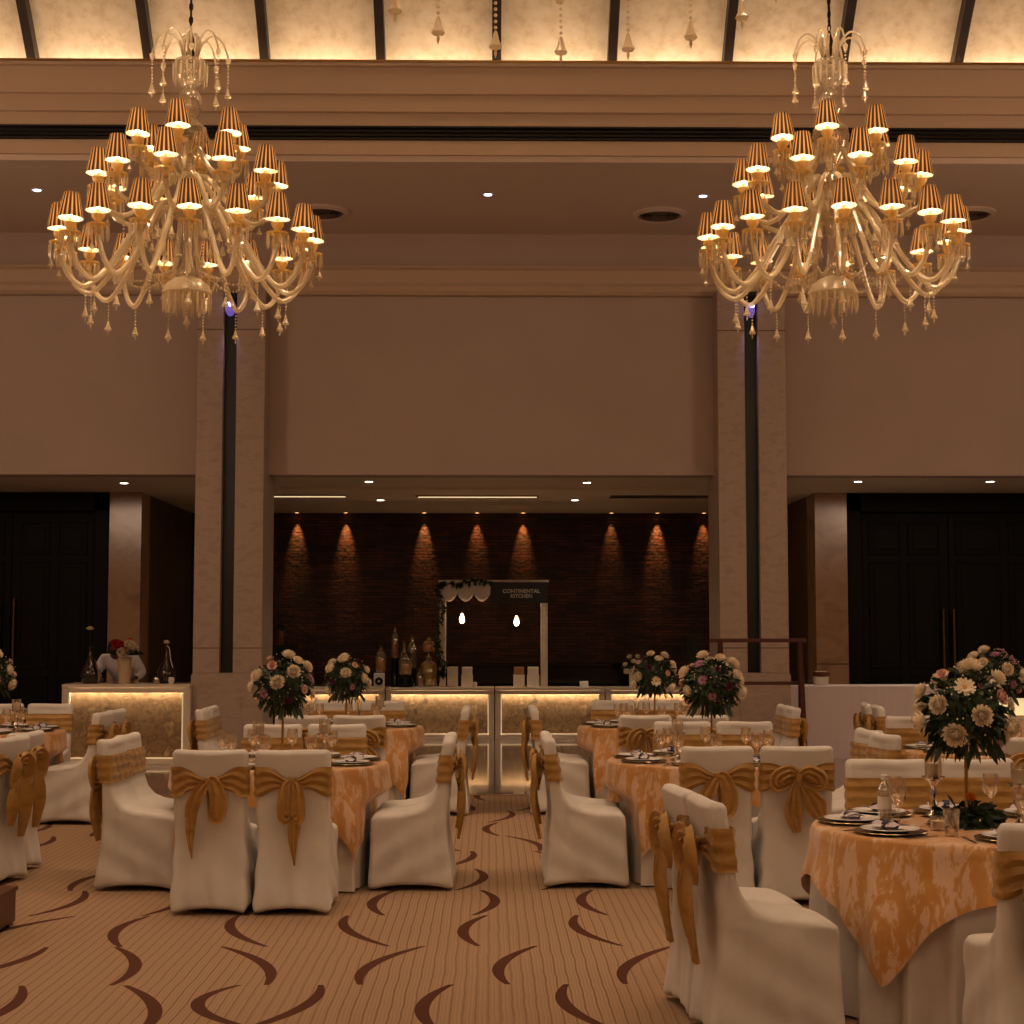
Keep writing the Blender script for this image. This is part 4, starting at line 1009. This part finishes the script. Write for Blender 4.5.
# --- W
x, y = -4.38, 14.4
table(x, y, W)
pair(x, y, 180, .84, W, 'back to the aisle', ('full', 'full'), ('front', 'rear'), turn=-4)
pair(x-.05, y, 270, 1.25, W, 'facing us', ('full', 'full'), ('aisle-side', 'outer'))
ball_of_flowers(at(-9, 670, y).x, y, at(0, 674, y).z, 'ivory flower ball cropped by the frame edge, chef-bar side', 7, ['mum', 'blush', 'mum', 'gerbera'], n=20)
wares(x, y, W, [-60, -15, 30, 75, 120, 210, 255], rich=False, seed=11)
candlestick(x+.33, y-.15, 'silver candlestick on the table facing the chef bar')
# --- E (only two chairs of a table outside the frame show)
for x, y, lb in ((-3.38, 11.3, 'rear'), (-3.33, 10.78, 'front')):
    chair(x, y, 168, 'white-covered chair cropped at the frame edge, heavy bow, %s of pair' % lb, 'full')
for a in TABLES: build_table(*a)
# glasses stand clear of candlesticks, stands and bottles
_keep = [(o.location.x, o.location.y, .075 if 'candlestick' in o.name else .06) for o in COL.objects if o.parent is None and o.name.split('.')[0] in ('candlestick', 'water_bottle', 'votive_candle')]
_keep += [(o.location.x, o.location.y, .13) for o in COL.objects if o.name.split('.')[0] == 'flower_arrangement']
_keep += [(o.location.x, o.location.y, .185) for o in COL.objects if o.name.split('.')[0] == 'charger_plate']
for o in list(COL.objects):
    if o.name.split('.')[0] in ('wine_glass', 'water_tumbler'):
        x, y = o.location.x, o.location.y
        if any(math.hypot(x-a, y-b) < r_+.03*(r_ < .1) for a, b, r_ in _keep): bpy.data.objects.remove(o)
        else: _keep.append((x, y, .045))
# ============================================================ lit stone counters
M_ONYX = noise_mat('mottled_onyx', [(.3, (96, 74, 52)), (.45, (150, 118, 84)), (.58, (116, 88, 60)), (.72, (184, 150, 110))], (7, 7, 7), 9, .3, dist=.3)
M_LED = mat('warm_led_strip', (255, 240, 200), .5, emit=(255, 222, 160), es=9)
M_FRAMEW = mat('cream_counter_frame', (232, 216, 194), .3)
def counter(x0, x1, yf, h, depth, label, led=9, group=None):
    t = thing('bar_counter', label, 'counter', ((x0+x1)/2, yf, 0), 0, group); w = (x1-x0)/2; e = .085
    f = MB(); f.box(-w, -w+e, 0, .12, .0, h-.045).box(w-e, w, 0, .12, 0, h-.045).box(-w+e, w-e, 0, .025, h-.105, h-.045).box(-w+e, w-e, 0, .12, 0, .075)
    f.obj('frame', M_FRAMEW, t, smooth=False, bevel=.004)
    MB().box(-w, w, -.012, depth, h-.043, h).obj('countertop', M_FRAMEW, t, smooth=False, bevel=.005)
    MB().box(-w+e, w-e, .10, .118, .075, h-.045).obj('stone_panel', M_ONYX, t, smooth=False)
    MB().box(-w, -w+.02, .12, depth-.02, 0, h-.045).box(w-.02, w, .12, depth-.02, 0, h-.045).box(-w+.02, w-.02, depth-.04, depth-.02, 0, h-.045).obj('carcass', M_DARKWOOD, t, smooth=False)
    s = MB(); s.box(-w+e+.01, w-e-.01, .03, .055, h-.075, h-.055); s.obj('light_strip', mat('led_%d' % led, (255, 240, 200), .5, emit=(255, 244, 220), es=led*2.2), t, smooth=False)
    g = MB(); b = .014
    g.box(-w+e, -w+e+b, .004, .014, .075, h-.12).box(w-e-b, w-e, .004, .014, .075, h-.12).box(-w+e, w-e, .004, .014, .075, .075+b)
    g.obj('edge_light', mat('soft_edge_light', (255, 240, 210), .5, emit=(255, 222, 165), es=.45), t, smooth=False)
    return t
Yb = 20.35; hb = zat(684, Yb)
xb0, xb1 = xat(63, Yb), xat(191, Yb)
counter(xb0, xb1, Yb, hb, .65, 'cream-framed stone bar with a lit panel, chef standing behind it', 14)
Ym = 25.2; hm = zat(687.5, Ym)
xs = [276, 385.5, 494.8, 605, 716]
lb = ['below the flower ball', 'below the glass jars', 'below the black signboard', 'nearest the rack-side column']
for i in range(4):
    counter(xat(xs[i], Ym)+.008, xat(xs[i+1], Ym)-.008, Ym, hm, .7, 'lit stone buffet counter in the brick alcove, %s' % lb[i], 18 if i else 14, 'lit buffet counters')
# black back counter behind the buffet
Yk = 27.0; xk0, xk1 = xat(446, Yk), xat(636, Yk)
t = thing('back_counter', 'gloss black service counter against the brick wall behind the arch', 'counter', ((xk0+xk1)/2, Yk-.3, 0)); w_ = (xk1-xk0)/2; zk = zat(663, Yk)
MB().box(-w_, w_, 0, .7, 0, zk-.06).obj('body', M_BLACK, t, smooth=False); MB().box(-w_-.03, w_+.03, -.04, .74, zk-.06, zk).obj('worktop', M_BLACK, t, smooth=False, bevel=.01)
# white draped serving table in front of the dark doors
Yd = 21.3; xd0, xd1 = xat(790, Yd), xat(1004, Yd)
hd = zat(686.5, Yd)
t = thing('draped_buffet', 'long buffet table wrapped to the floor in white cloth before the dark doors', 'table', ((xd0+xd1)/2, Yd, 0)); w_ = (xd1-xd0)/2
MB().box(-w_+.02, w_-.02, .03, .75, .02, hd-.02).obj('table_frame', M_BROWNWOOD, t, smooth=False)
P = []
for i in range(161):
    x = -w_ + 2*w_*i/160; P.append([(x, .0-.003*math.sin(i*.37)*max(0, 1-z/hd)-(.0008*math.sin(i*1.1)), z) for z in [hd*k/12 for k in range(13)]] + [(x, .02, hd+.004), (x, .78, hd+.004), (x, .78, .01)])
MB().grid(P).obj('wrapped_cloth', mat('lilac_white_cloth', (240, 226, 228), .8), t)
# lit serving station beyond it
t = thing('serving_station', 'brightly lit serving station with a glass front, past the draped table', 'counter', (xat(1006, 20.6)+1.2, 20.6, 0))
MB().box(-1.2, 1.2, 0, .6, 0, .55).obj('body', mat('white_laminate', (226, 214, 200), .4), t, smooth=False, bevel=.01)
zs0, zs1 = zat(716, 20.6), zat(697, 20.6)
MB().box(-1.18, 1.18, .1, .58, .55, zs0).obj('plinth', M_FRAMEW, t, smooth=False)
MB().box(-1.15, 1.15, .12, .56, zs0, zs1-.02).obj('lit_front', mat('lit_front_panel', (255, 238, 200), .4, emit=(255, 222, 160), es=.8), t, smooth=False, bevel=.01)
MB().box(-1.2, 1.2, 0, .62, zs1-.02, zs1+.02).obj('worktop', M_BLACK, t, smooth=False, bevel=.01)
def chafing(x, y, z, label):
    t = thing('chafing_dish', label, 'food warmer', (x, y, z))
    MB().box(-.25, .25, -.16, .16, .06, .14).obj('pan', M_SILVER, t, smooth=False, bevel=.015)
    P = [[(-.25+.5*i/10, -.16+.32*j/10, .145+.10*math.sin(PI*i/10)**.5*math.sin(PI*j/10)**.5) for j in range(11)] for i in range(11)]
    MB().grid(P).obj('lid', M_SILVER, t)
    MB().tube([(-.06, -.17, .16), (-.06, -.2, .18), (.06, -.2, .18), (.06, -.17, .16)], .007).obj('handle', M_SILVER, t)
    m = MB()
    for sx in (-.22, .22):
        for sy in (-.13, .13): m.tube([(sx, sy, 0), (sx, sy, .07)], .01, 8)
    m.obj('stand', M_SILVER, t)
chafing(xat(1017, 20.9), 20.95, zs1+.021, 'silver chafing dish on the lit serving station')
# small fluted ice bucket on the draped table
p = at(821, 686, 21.7); t = thing('fluted_bucket', 'small fluted white bucket with copper rim on the draped table', 'bucket', (p.x, 21.7, hd+.005))
MB().lathe([(.001, 0), (.095, .0), (.10, .11), (.09, .11), (.085, .01)], 36, cap=False, wave=lambda a, z: .03*math.sin(18*a)).obj('body', M_WHITEBOX, t)
MB().lathe([(.098, .11), (.118, .115), (.122, .17), (.105, .175), (.1, .12)], 28, cap=False).obj('rim', mat('copper_rim', (130, 84, 62), .3, .9), t)
m = MB()
for i in range(5): m.sphere((.06*math.cos(i*1.25), .06*math.sin(i*1.25), .15), .035, 8, 6)
m.obj('bread_roll', mat('pale_bun', (220, 200, 180), .7), t)

# ------------------------------------------------------------ arch over the buffet
Ya = 25.45; xa0, xa1 = xat(439.5, Ya), xat(547.5, Ya); za1 = zat(580, Ya)
t = thing('buffet_arch', 'distressed white wooden arch with scalloped valance and vine on the buffet', 'arch', ((xa0+xa1)/2, Ya, hm)); w_ = (xa1-xa0)/2; ht = za1-hm
MB().box(-w_, -w_+.10, -.05, .05, 0, ht-.03).obj('post', M_POST, t, smooth=False, bevel=.004)
MB().box(w_-.105, w_, -.05, .05, 0, ht-.30).obj('post', M_POST, t, smooth=False, bevel=.004)
MB().box(-w_-.02, w_+.02, -.06, .06, ht-.035, ht).obj('top_rail', M_POST, t, smooth=False, bevel=.004)
xv = xat(491, Ya)-(xa0+xa1)/2
P = []
n = 60
for i in range(n+1):
    u = i/n; x = -w_+.02+(xv-.01+w_-.02)*u; s = abs(math.sin(u*3*PI)); bot = ht-.035-(.17+.13*s**.7)
    P.append([(x, -.065-.03*math.sin(q*PI/6*.8), ht-.035+(bot-ht+.035)*q/6) for q in range(7)])
v = MB().grid(P).obj('valance', M_WHITEBOX, t); so = v.modifiers.new('s', 'SOLIDIFY'); so.thickness = .008
R = random.Random(21); vn = MB()
path = cr([(-w_-.0, -.09, .14), (-w_+.04, -.1, .35), (-w_-.04, -.09, .8), (-w_+.05, -.09, 1.2), (-w_-.02, -.09, ht-.1), (-w_+.25, -.1, ht-.06), (-w_+.5, -.1, ht-.02), (-w_+.8, -.1, ht-.03)], 14)
vn.tube(path, .008, 5)
for p in path:
    for k in range(2): leaf(vn, p, (R.uniform(-1, 1), R.uniform(-.6, .2), R.uniform(-1, .7)), R.uniform(.05, .10), R.uniform(.03, .05), R)
for q in path[4:26:3]:
    for k in range(4): leaf(vn, q, (R.uniform(-.6, 1.2), R.uniform(-.6, .2), R.uniform(-1, .7)), R.uniform(.07, .12), R.uniform(.03, .05), R)
vn.obj('vine', M_LEAFDARK, t)
zs_ = ht-.035; sx0, sx1 = xv, w_
sb = MB().box(sx0, sx1, -.075, -.05, zs_-.32, zs_).obj('signboard', M_SIGN, t, smooth=False, bevel=.004)
def words(txt, size, loc, parent, m_, name='lettering'):
    cu = bpy.data.curves.new('t', 'FONT'); cu.body = txt; cu.size = size; cu.align_x = 'CENTER'; cu.align_y = 'CENTER'; cu.extrude = .003; cu.offset = .0022
    o = bpy.data.objects.new('t', cu); COL.objects.link(o); dg = bpy.context.evaluated_depsgraph_get(); me = bpy.data.meshes.new_from_object(o.evaluated_get(dg)); bpy.data.objects.remove(o)
    me.materials.clear(); me.materials.append(m_)
    return place(name, me, parent, loc, (PI/2, 0, 0))
cx_ = (sx0+sx1)/2 + .06
words('CONTINENTAL', .082, (cx_-.03, -.079, zs_-.14), sb, M_LETTER); words('KITCHEN', .08, (cx_-.03, -.079, zs_-.215), sb, M_LETTER)
for px, py, nm in ((462, 618, 'on the vine side'), (516.5, 620.5, 'on the signboard side')):
    p = at(px, py, Ya); t = thing('pendant_bulb', 'glowing bare bulb hanging inside the arch, %s' % nm, 'light', (p.x, Ya, p.z), 0)
    MB().lathe([(.001, -.085), (.03, -.07), (.042, -.03), (.034, .01), (.018, .05), (.014, .07)], 16).obj('bulb', mat('bare_bulb', (255, 225, 180), .4, emit=(255, 205, 150), es=14), t)
    MB().lathe([(.016, .07), (.02, .075), (.018, .12), (.004, .13)], 12).obj('socket', M_BLACK, t)
    MB().tube([(0, 0, .13), (0, 0, za1-.037-p.z)], .004, 6).obj('cord', M_BLACK, t)
    point('pendant_glow', (p.x, Ya-.0, p.z-.12), 4.5, (1, .55, .28), .04)
# white boxes on the counter
def whitebox(px0, px1, py0, label, two=0, Y=25.5, m_=M_WHITEBOX):
    x0, x1 = xat(px0, Y), xat(px1, Y); z1 = zat(py0, Y); w = (x1-x0)/2; h = z1-hm
    t = thing('menu_box', label, 'box', ((x0+x1)/2, Y, hm+.001))
    MB().box(-w, w, -.08, .08, 0, h*(.62 if two else .96)).obj('body', m_, t, smooth=False, bevel=.006)
    if two: MB().box(-w*.9, w*.9, -.07, .07, h*.62, h).obj('top_tier', mat('kraft_card', (176, 128, 92), .8) if two == 2 else m_, t, smooth=False, bevel=.006)
    else: MB().box(-w*1.04, w*1.04, -.085, .085, h*.96, h).obj('lid', m_, t, smooth=False, bevel=.003)
whitebox(447.5, 458, 667, 'tall plain white box beside the vine post of the arch')
whitebox(461.5, 473, 667, 'white two-tier box, second from the vine post', 1)
whitebox(513.5, 524.5, 667, 'two-tier box with a tan upper tier under the signboard', 2)
whitebox(527, 539, 667, 'white two-tier box beside the thick arch post', 1)
p = at(475, 683, 25.5); t = place('tea_light', MB().lathe([(.001, 0), (.03, 0), (.036, .06), (.02, .075), (.001, .08)], 14).mesh('tea_light', M_WHITEBOX), None, (p.x, 25.5, hm+.001)); tag(t, 'tiny white candle cup between the boxes on the buffet', 'candle')
x0, x1 = xat(579.5, 25.5), xat(588, 25.5)
o = MB().add([(x0, 25.4, hm+.002), (x1, 25.4, hm+.002), (x1, 25.46, hm+.09), (x0, 25.46, hm+.09), (x0, 25.5, hm+.002), (x1, 25.5, hm+.002)], [(0, 1, 2, 3), (3, 2, 5, 4), (0, 3, 4), (1, 5, 2), (0, 4, 5, 1)]).obj('tent_card', M_WHITEBOX, smooth=False)
tag(o, 'small blank white tent card alone on the buffet', 'card')
# planter with white flowers
p = at(635, 687, 25.5); t = thing('flower_planter', 'small white planter of white flowers at the end of the buffet', 'planter', (p.x, 25.5, hm+.001))
MB().box(-.085, .085, -.08, .08, 0, .2).obj('pot', M_WHITEBOX, t, smooth=False, bevel=.006)
MB().box(-.17, .12, -.08, .08, .2, .28).obj('picket_rim', M_POST, t, smooth=False, bevel=.006)
o = place('foliage', SMALLMOUND, t, (-.02, 0, .27)); o.scale = (2.2, 1.6, 2.2)
for i, (a, b, c) in enumerate(((-.15, -.08, .33), (-.03, -.1, .38), (.09, -.08, .31), (-.08, -.02, .45), (.04, .0, .45))): q = place('bloom', BL['mum'], t, (a, b, c), (.8, 0, a*4)); q.scale = (.9,)*3
# tall reeds behind the rack-side flowers
p = at(696, 690, 25.9); t = thing('reed_plant', 'tall thin green reed plant by the rack-side column', 'plant', (p.x, 26.16, 0)); m = MB(); R = random.Random(4)
MB().lathe([(.001, 0), (.15, 0), (.19, .4), (.17, .4), (.14, .05)], 20, cap=False).obj('pot', M_BLACK, t)
MB().lathe([(.001, .36), (.17, .36)], 16, cap=False).obj('soil', M_DARKWOOD, t)
for i in range(26):
    a = R.uniform(0, 6.28); b = R.uniform(.0, .12); h = R.uniform(1.1, 1.62); k = R.uniform(0, .18)
    P = [[(b*math.cos(a)+k*q*q*math.cos(a)-.012*(1-q), b*math.sin(a)+k*q*q*math.sin(a), .36+h*q), (b*math.cos(a)+k*q*q*math.cos(a)+.012*(1-q), b*math.sin(a)+k*q*q*math.sin(a), .36+h*q)] for q in [j/8 for j in range(9)]]
    m.grid(P)
m.obj('reeds', M_LEAF, t)
# glass jars of juice and fruit, bottles
M_JAR = glassy('jar_glass', (200, 190, 160), .25, .05, .8)
def liquid(n, c): return mat(n, c, .25, coat=.4)
def jar(px, py_top, py_bot, wpx, col, label, tap=True, Y=25.5, fill=.7, neck=False, riser=True):
    zb = max(hm+.001, zat(py_bot, Y)); z1 = zat(py_top, Y); h = z1-zb-.004; r_ = wpx/2/FPX*Y; x = xat(px, Y); t = thing('glass_jar', label, 'jar', (x, Y, zb))
    MB().lathe([(.001, 0), (r_*.9, .0), (r_, .03), (r_, h*.6), (r_*.8, h*.72), (r_*.45, h*.78), (r_*.45, h*.86)], 20, cap=False).obj('glass', M_JAR, t)
    MB().lathe([(.001, .01), (r_*.86, .01), (r_*.93, .04), (r_*.93, h*fill*.7), (.001, h*fill*.7)], 20, cap=False).obj('juice', liquid('juice_%02x%02x%02x' % col, col), t)
    MB().lathe([(r_*.5, h*.86), (r_*.52, h*.92), (r_*.12, h*.95), (r_*.16, h), (.001, h)], 16, cap=False).obj('lid', M_CHARGER, t)
    if riser and zb > hm+.03:
        s = MB().lathe([(r_*1.1, hm+.001-zb), (r_*.9, hm+.02-zb), (r_*.85, -.02), (r_*1.05, -.002), (.001, -.002)], 20, cap=False).obj('riser', M_BLACK, t)
jar(381, 645, 672, 11, (200, 140, 40), 'amber fruit jar standing above the white speaker box', riser=False)
jar(395, 626, 658, 8, (150, 70, 40), 'tall narrow jar with a pale knob lid, topmost of the jars')
jar(404, 640, 686, 8, (60, 70, 50), 'dark green narrow jar beside the tall one', Y=25.62)
jar(405.5, 652, 675, 13, (214, 160, 50), 'squat jar of yellow juice in the middle of the jars', Y=25.35)
jar(412, 635, 668, 9, (70, 44, 30), 'dark brown narrow jar behind the yellow juice', Y=25.75)
jar(429, 637, 652, 13, (216, 120, 40), 'orange jar on top of the wide yellow dispenser', riser=False)
jar(429, 653, 686, 17, (190, 150, 50), 'wide yellow drink dispenser beside the arch post', fill=.95)
jar(420, 668, 686, 7, (170, 110, 96), 'small pinkish jar low beside the drink dispenser', Y=25.33)
x = xat(379.5, 25.4); t = thing('speaker_box', 'small white box speaker with a round dark cone on the buffet', 'speaker', (x, 25.4, hm+.001)); hh = zat(673, 25.4)-hm
MB().box(-.08, .08, -.07, .09, 0, hh).obj('body', M_WHITEBOX, t, smooth=False, bevel=.012)
MB().lathe([(.001, .0), (.03, .004), (.056, .014), (.06, .018), (.064, .0)], 24, cap=False).obj('cone', M_BLACK, t, loc=(0, -.068, hh*.42), rot=(PI/2, 0, 0))

# ------------------------------------------------------------ things on the chef's bar
def teardrop(px, label, Y, h, r_):
    x = xat(px, Y); t = thing('teardrop_vase', label, 'vase', (x, Y, hb+.001))
    MB().lathe([(.001, 0), (r_*.7, 0), (r_, h*.18), (r_*.92, h*.34), (r_*.55, h*.55), (r_*.22, h*.75), (r_*.18, h*.95), (r_*.24, h)], 24, cap=False).obj('glass', mat('smoky_glass', (44, 30, 24), .08, coat=.6), t)
    return t
t = teardrop(91, 'dark teardrop vase with a white bloom above it, nearest the dark doors', 20.62, .46, .13)
MB().tube(cr([(0, 0, .1), (.0, 0, .45), (-.01, 0, .64)], 4), .005, 6).obj('stem', M_LEAFDARK, t)
o = place('bloom', BL['mum'], t, (-.01, -.02, .66)); o.scale = (1.1, 1.1, .9)
MB().tube(cr([(.11, -.04, .02), (.125, -.1, .14), (.10, -.12, .25)], 4), .012, 8).obj('side_twist', M_GLASS, t)
t = teardrop(167, 'dark teardrop vase with a drooping white bloom, nearest the column', 20.62, .46, .115)
MB().tube(cr([(0, 0, .3), (.0, 0, .46), (.02, -.02, .50)], 4), .005, 6).obj('stem', M_LEAFDARK, t)
o = place('bloom', BL['mum'], t, (.0, -.02, .49)); o.scale = (.95, .95, .9)
MB().tube(cr([(.01, -.02, .47), (.05, -.08, .42), (.07, -.11, .3), (.10, -.12, .2)], 5), .006, 6).obj('ribbon', M_WHITEBOX, t)
for px, r_, lbl in ((157, .03, 'small crumpled foil cup on the bar beside the drooping bloom'), (172, .03, 'small pale ball ornament on the bar by the column')):
    o = MB().lathe([(.001, 0), (r_, 0), (r_*1.4, .05), (r_*1.1, .08), (.001, .085)], 10, cap=False, wave=lambda a, z: .15*math.sin(5*a)).obj('foil_cup', M_SILVER if px == 157 else M_WHITEBOX, loc=(xat(px, 20.45), 20.45, hb+.001)); tag(o, lbl, 'cup')
x = xat(125, 20.45); t = thing('fluted_vase', 'fluted cream vase of red and white flowers on the stone bar', 'vase', (x, 20.46, hb+.001)); hv = zat(657, 20.45)-hb
MB().lathe([(.001, 0), (.068, 0), (.085, hv), (.078, hv), (.06, .02)], 48, cap=False, wave=lambda a, z: .03*math.sin(16*a)).obj('body', mat('cream_ceramic', (206, 182, 150), .5), t)
o = place('foliage', SMALLMOUND, t, (0, 0, hv+.02)); o.scale = (2.3, 1.8, 2.6)
for k, a, b, c in (('red', -.08, -.06, .13), ('red', -.03, -.08, .17), ('red', -.11, -.02, .18), ('mum', .0, -.11, .06), ('mum', .07, -.08, .15), ('red', .03, -.1, .10), ('mum', .1, -.03, .11), ('red', .06, -.03, .2)):
    q = place('bloom', BL[k], t, (a, b, hv+c-.02), (1.0, 0, a*5)); q.scale = (1.5,)*3

# ------------------------------------------------------------ people
def skin(name, joints, edges, m_, parent=None, root=0, sub=2):
    me = bpy.data.meshes.new(name); me.from_pydata([j[0] for j in joints], edges, []); o = bpy.data.objects.new(name, me); COL.objects.link(o); o.parent = parent
    sk = o.modifiers.new('skin', 'SKIN'); sk.use_smooth_shade = True
    for i, j in enumerate(joints):
        r_ = j[1]; me.skin_vertices[0].data[i].radius = (r_, r_) if not isinstance(r_, tuple) else r_
        me.skin_vertices[0].data[i].use_root = (i == root)
    s = o.modifiers.new('s', 'SUBSURF'); s.levels = s.render_levels = sub
    dg = bpy.context.evaluated_depsgraph_get(); me2 = bpy.data.meshes.new_from_object(o.evaluated_get(dg)); o.modifiers.clear(); o.data = me2
    me2.materials.clear(); me2.materials.append(m_); me2.name = name
    for p in me2.polygons: p.use_smooth = True; p.material_index = 0
    return o
def person(x, y, rz, label, lean, wear, top_m, arms, handz=None):
    """standing figure facing local -Y. lean: forward shift of the shoulders."""
    t = thing('person', label, 'person', (x, y, 0), rz)
    sh, nk = (0, -lean, 1.38-lean*.25), (0, -lean*1.1, 1.46-lean*.28); hd_ = (0, -lean*1.6-.02, 1.60-lean*.66)
    J = [((0, 0, .92), .10), ((0, -lean*.4, 1.12), .085), (sh[:2]+(sh[2]-.08,), .08), (nk, .058), (hd_[:2]+(hd_[2]-.05,), (.066, .075)), (hd_[:2]+(hd_[2]+.03,), (.078, .092)), (hd_[:2]+(hd_[2]+.09,), (.055, .066))]
    E = [(0, 1), (1, 2), (2, 3), (3, 4), (4, 5), (5, 6)]; CJ, CE = [], []
    for s in (-1, 1):
        S = (s*.19, sh[1], sh[2]-.03); el = arms[0]; ha = arms[1]
        el = (s*el[0], el[1], el[2]); ha = (s*ha[0], ha[1], ha[2])
        b = len(J); J += [(S, .03), (el, .034), (ha, .027)]; E += [(2, b), (b, b+1), (b+1, b+2)]
        d = Vector((-s*.2, -1, -.15)).normalized(); pal = Vector(ha)+d*.07; J.append((tuple(pal), (.038, .02))); E.append((b+2, b+3))
        for k in range(4):
            o1 = pal+d*.045+Vector(((k-1.5)*.02, 0, 0)); o2 = o1+d*(.032-.004*abs(k-1.2))+Vector((0, 0, -.02)); J += [(tuple(o1), .0095), (tuple(o2), .0075)]; E += [(b+3, len(J)-2), (len(J)-2, len(J)-1)]
        o1 = Vector(ha)+d*.035+Vector((-s*.04, 0, 0)); o2 = o1+d*.035+Vector((-s*.01, 0, -.015)); J += [(tuple(o1), .011), (tuple(o2), .009)]; E += [(b+2, len(J)-2), (len(J)-2, len(J)-1)]
        CJ.append((S, el, ha))
    for s in (-1, 1):
        b = len(J); J += [((s*.10, .01, .86), .095), ((s*.11, -.01, .48), .06), ((s*.11, .02, .08), .042), ((s*.12, -.1, .035), .036), ((s*.125, -.17, .03), .03)]; E += [(0, b), (b, b+1), (b+1, b+2), (b+2, b+3), (b+3, b+4)]
    skin('body', J, E, M_SKIN, t)
    cj = [((0, 0, .84), .15), ((0, -lean*.4, 1.12), .145), ((0, sh[1], sh[2]-.07), .16), ((nk[0], nk[1]+.01, nk[2]-.03), .082)]; ce = [(0, 1), (1, 2), (2, 3)]
    for S, el, ha in CJ:
        b = len(cj); end = Vector(ha)*.9+Vector(el)*.1; cj += [(S, .095), (el, .058), (tuple(end), .045)]; ce += [(2, b), (b, b+1), (b+1, b+2)]
    skin(wear, cj, ce, top_m, t)
    tj = [((0, 0, .9), .14)]; te = []
    for s in (-1, 1): b = len(tj); tj += [((s*.10, .01, .82), .11), ((s*.11, -.01, .48), .08), ((s*.11, .02, .12), .066)]; te += [(0, b), (b, b+1), (b+1, b+2)]
    skin('trousers', tj, te, M_BLACKCLOTH, t)
    h = MB(); h.sphere((0, hd_[1]+.012, hd_[2]+.06), .098, 16, 12, 1.1)
    h = h.obj('hair', M_HAIR, t)
    for v in h.data.vertices:
        if v.co.y < hd_[1]-.035 and v.co.z < hd_[2]+.09: v.co.y = hd_[1]-.03
    fy = hd_[1]-.088; f = MB()
    f.tube([(0, fy+.012, hd_[2]+.035), (0, fy-.012, hd_[2]-.005), (0, fy+.01, hd_[2]-.012)], [.008, .014, .009], 8).obj('nose', M_SKIN, t)
    for s in (-1, 1):
        MB().sphere((s*.031, fy+.016, hd_[2]+.03), .009, 8, 6).obj('eye', M_EYE, t); MB().sphere((s*.08, hd_[1], hd_[2]+.01), .02, 8, 6, 1.5).obj('ear', M_SKIN, t)
    MB().tube([(-.025, fy+.012, hd_[2]-.045), (0, fy+.002, hd_[2]-.045), (.025, fy+.012, hd_[2]-.045)], [.003, .006, .003], 6).obj('mouth', mat('lips', (110, 54, 48), .5), t)
    return t
xc = xat(123.5, 21.2)
person(xc, 21.35, 0, 'person in white chef jacket bending over the stone bar, head behind flowers', .36, 'chef_jacket', M_CHEF, ((.30, -.34, 1.10), (.22, -.46, hb+.055)))
xg = xat(279.5, 26.4)
person(xg, 26.5, .2, 'person in dark clothes standing in shadow beside the brick wall', .03, 'shirt', M_BLACKCLOTH, ((.25, .02, 1.10), (.24, -.04, .86)))

# ------------------------------------------------------------ brown wooden rack with splayed legs
Yr = 19.2; xr0, xr1 = xat(710, Yr), xat(806, Yr); zr = zat(638.5, Yr)
t = thing('wooden_rack', 'reddish-brown wooden rack with splayed legs in front of the column', 'rack', ((xr0+xr1)/2, Yr, 0)); w_ = (xr1-xr0)/2
MB().box(-w_, w_, -.03, .03, zr-.045, zr).obj('top_rail', M_BROWNWOOD, t, smooth=False, bevel=.006)
MB().box(-w_+.12, w_-.06, -.02, .02, zat(685, Yr), zat(681.5, Yr)).obj('lower_rail', M_BROWNWOOD, t, smooth=False, bevel=.005)
for s in (-1, 1):
    xx = s*(w_-.07) if s > 0 else -(w_-.12)
    for q in (-1, 1):
        leg = MB(); leg.tube([(xx, q*.02, zr-.03), (xx+.05*s*(q > 0), q*.28, .0)], .026, 4); leg.obj('leg', M_BROWNWOOD, t, smooth=False)
    MB().tube([(xx, -.15, .72), (xx, .15, .72)], .016, 6).obj('brace', M_BROWNWOOD, t)
# dark wooden step cropped at the frame edge
p = at(15, 950, 8.28); zt_ = .21
t = thing('wooden_platform', 'low dark reddish-brown wooden platform cropped at the frame edge', 'platform', (p.x-.86, 8.75, 0))
MB().box(-.6, .6, -.45, .45, .02, zt_-.025).obj('box', M_BROWNWOOD, t, smooth=False, bevel=.006); MB().box(-.61, .61, -.46, .46, zt_-.025, zt_).obj('top', M_BROWNWOOD, t, smooth=False, bevel=.006)
for sx in (-.55, .55):
    for sy in (-.4, .4): MB().box(sx-.04, sx+.04, sy-.04, sy+.04, 0, .02).obj('foot', M_BLACK, t, smooth=False)

# ============================================================ lights of the hall, with added fill
# cove lamps behind the ledge that light the vault
area('cove_light', (0, YF+.62, ztop-.22), (math.radians(180-14), 0, 0), 22, .12, COVE_W, (1, .76, .54))
area('cove_light', (0, VY0-2*half+.6, ztop-.2), (math.radians(180+25), 0, 0), 22, .12, COVE_W, (1, .76, .54))
# fill lamps added out of view, in place of chandeliers not modelled
for x, y in ((-2.5, -1.5), (2.8, -1.5), (-7.5, 6.1), (7.8, 6.1), (-7.4, 13), (7.8, 13)):
    point('hall_fill_glow', (x, y, 4.4), HALL_W*(3.0 if y > 12 else 1 if y > 5 else .75), (1, .67, .46), .8)
# soft fill panels added above the frame to brighten seats, tables and carpet
for x, y in ((-3.2, 4.5), (3.2, 4.5), (-3.2, 10), (3.2, 10), (0, 7.2), (0, 13.2)):
    area('overhead_fill', (x, y, 11.2), (0, 0, 0), 1.4, 1.4, DOWN_W, (1, .70, .46)).data.spread = math.radians(110)
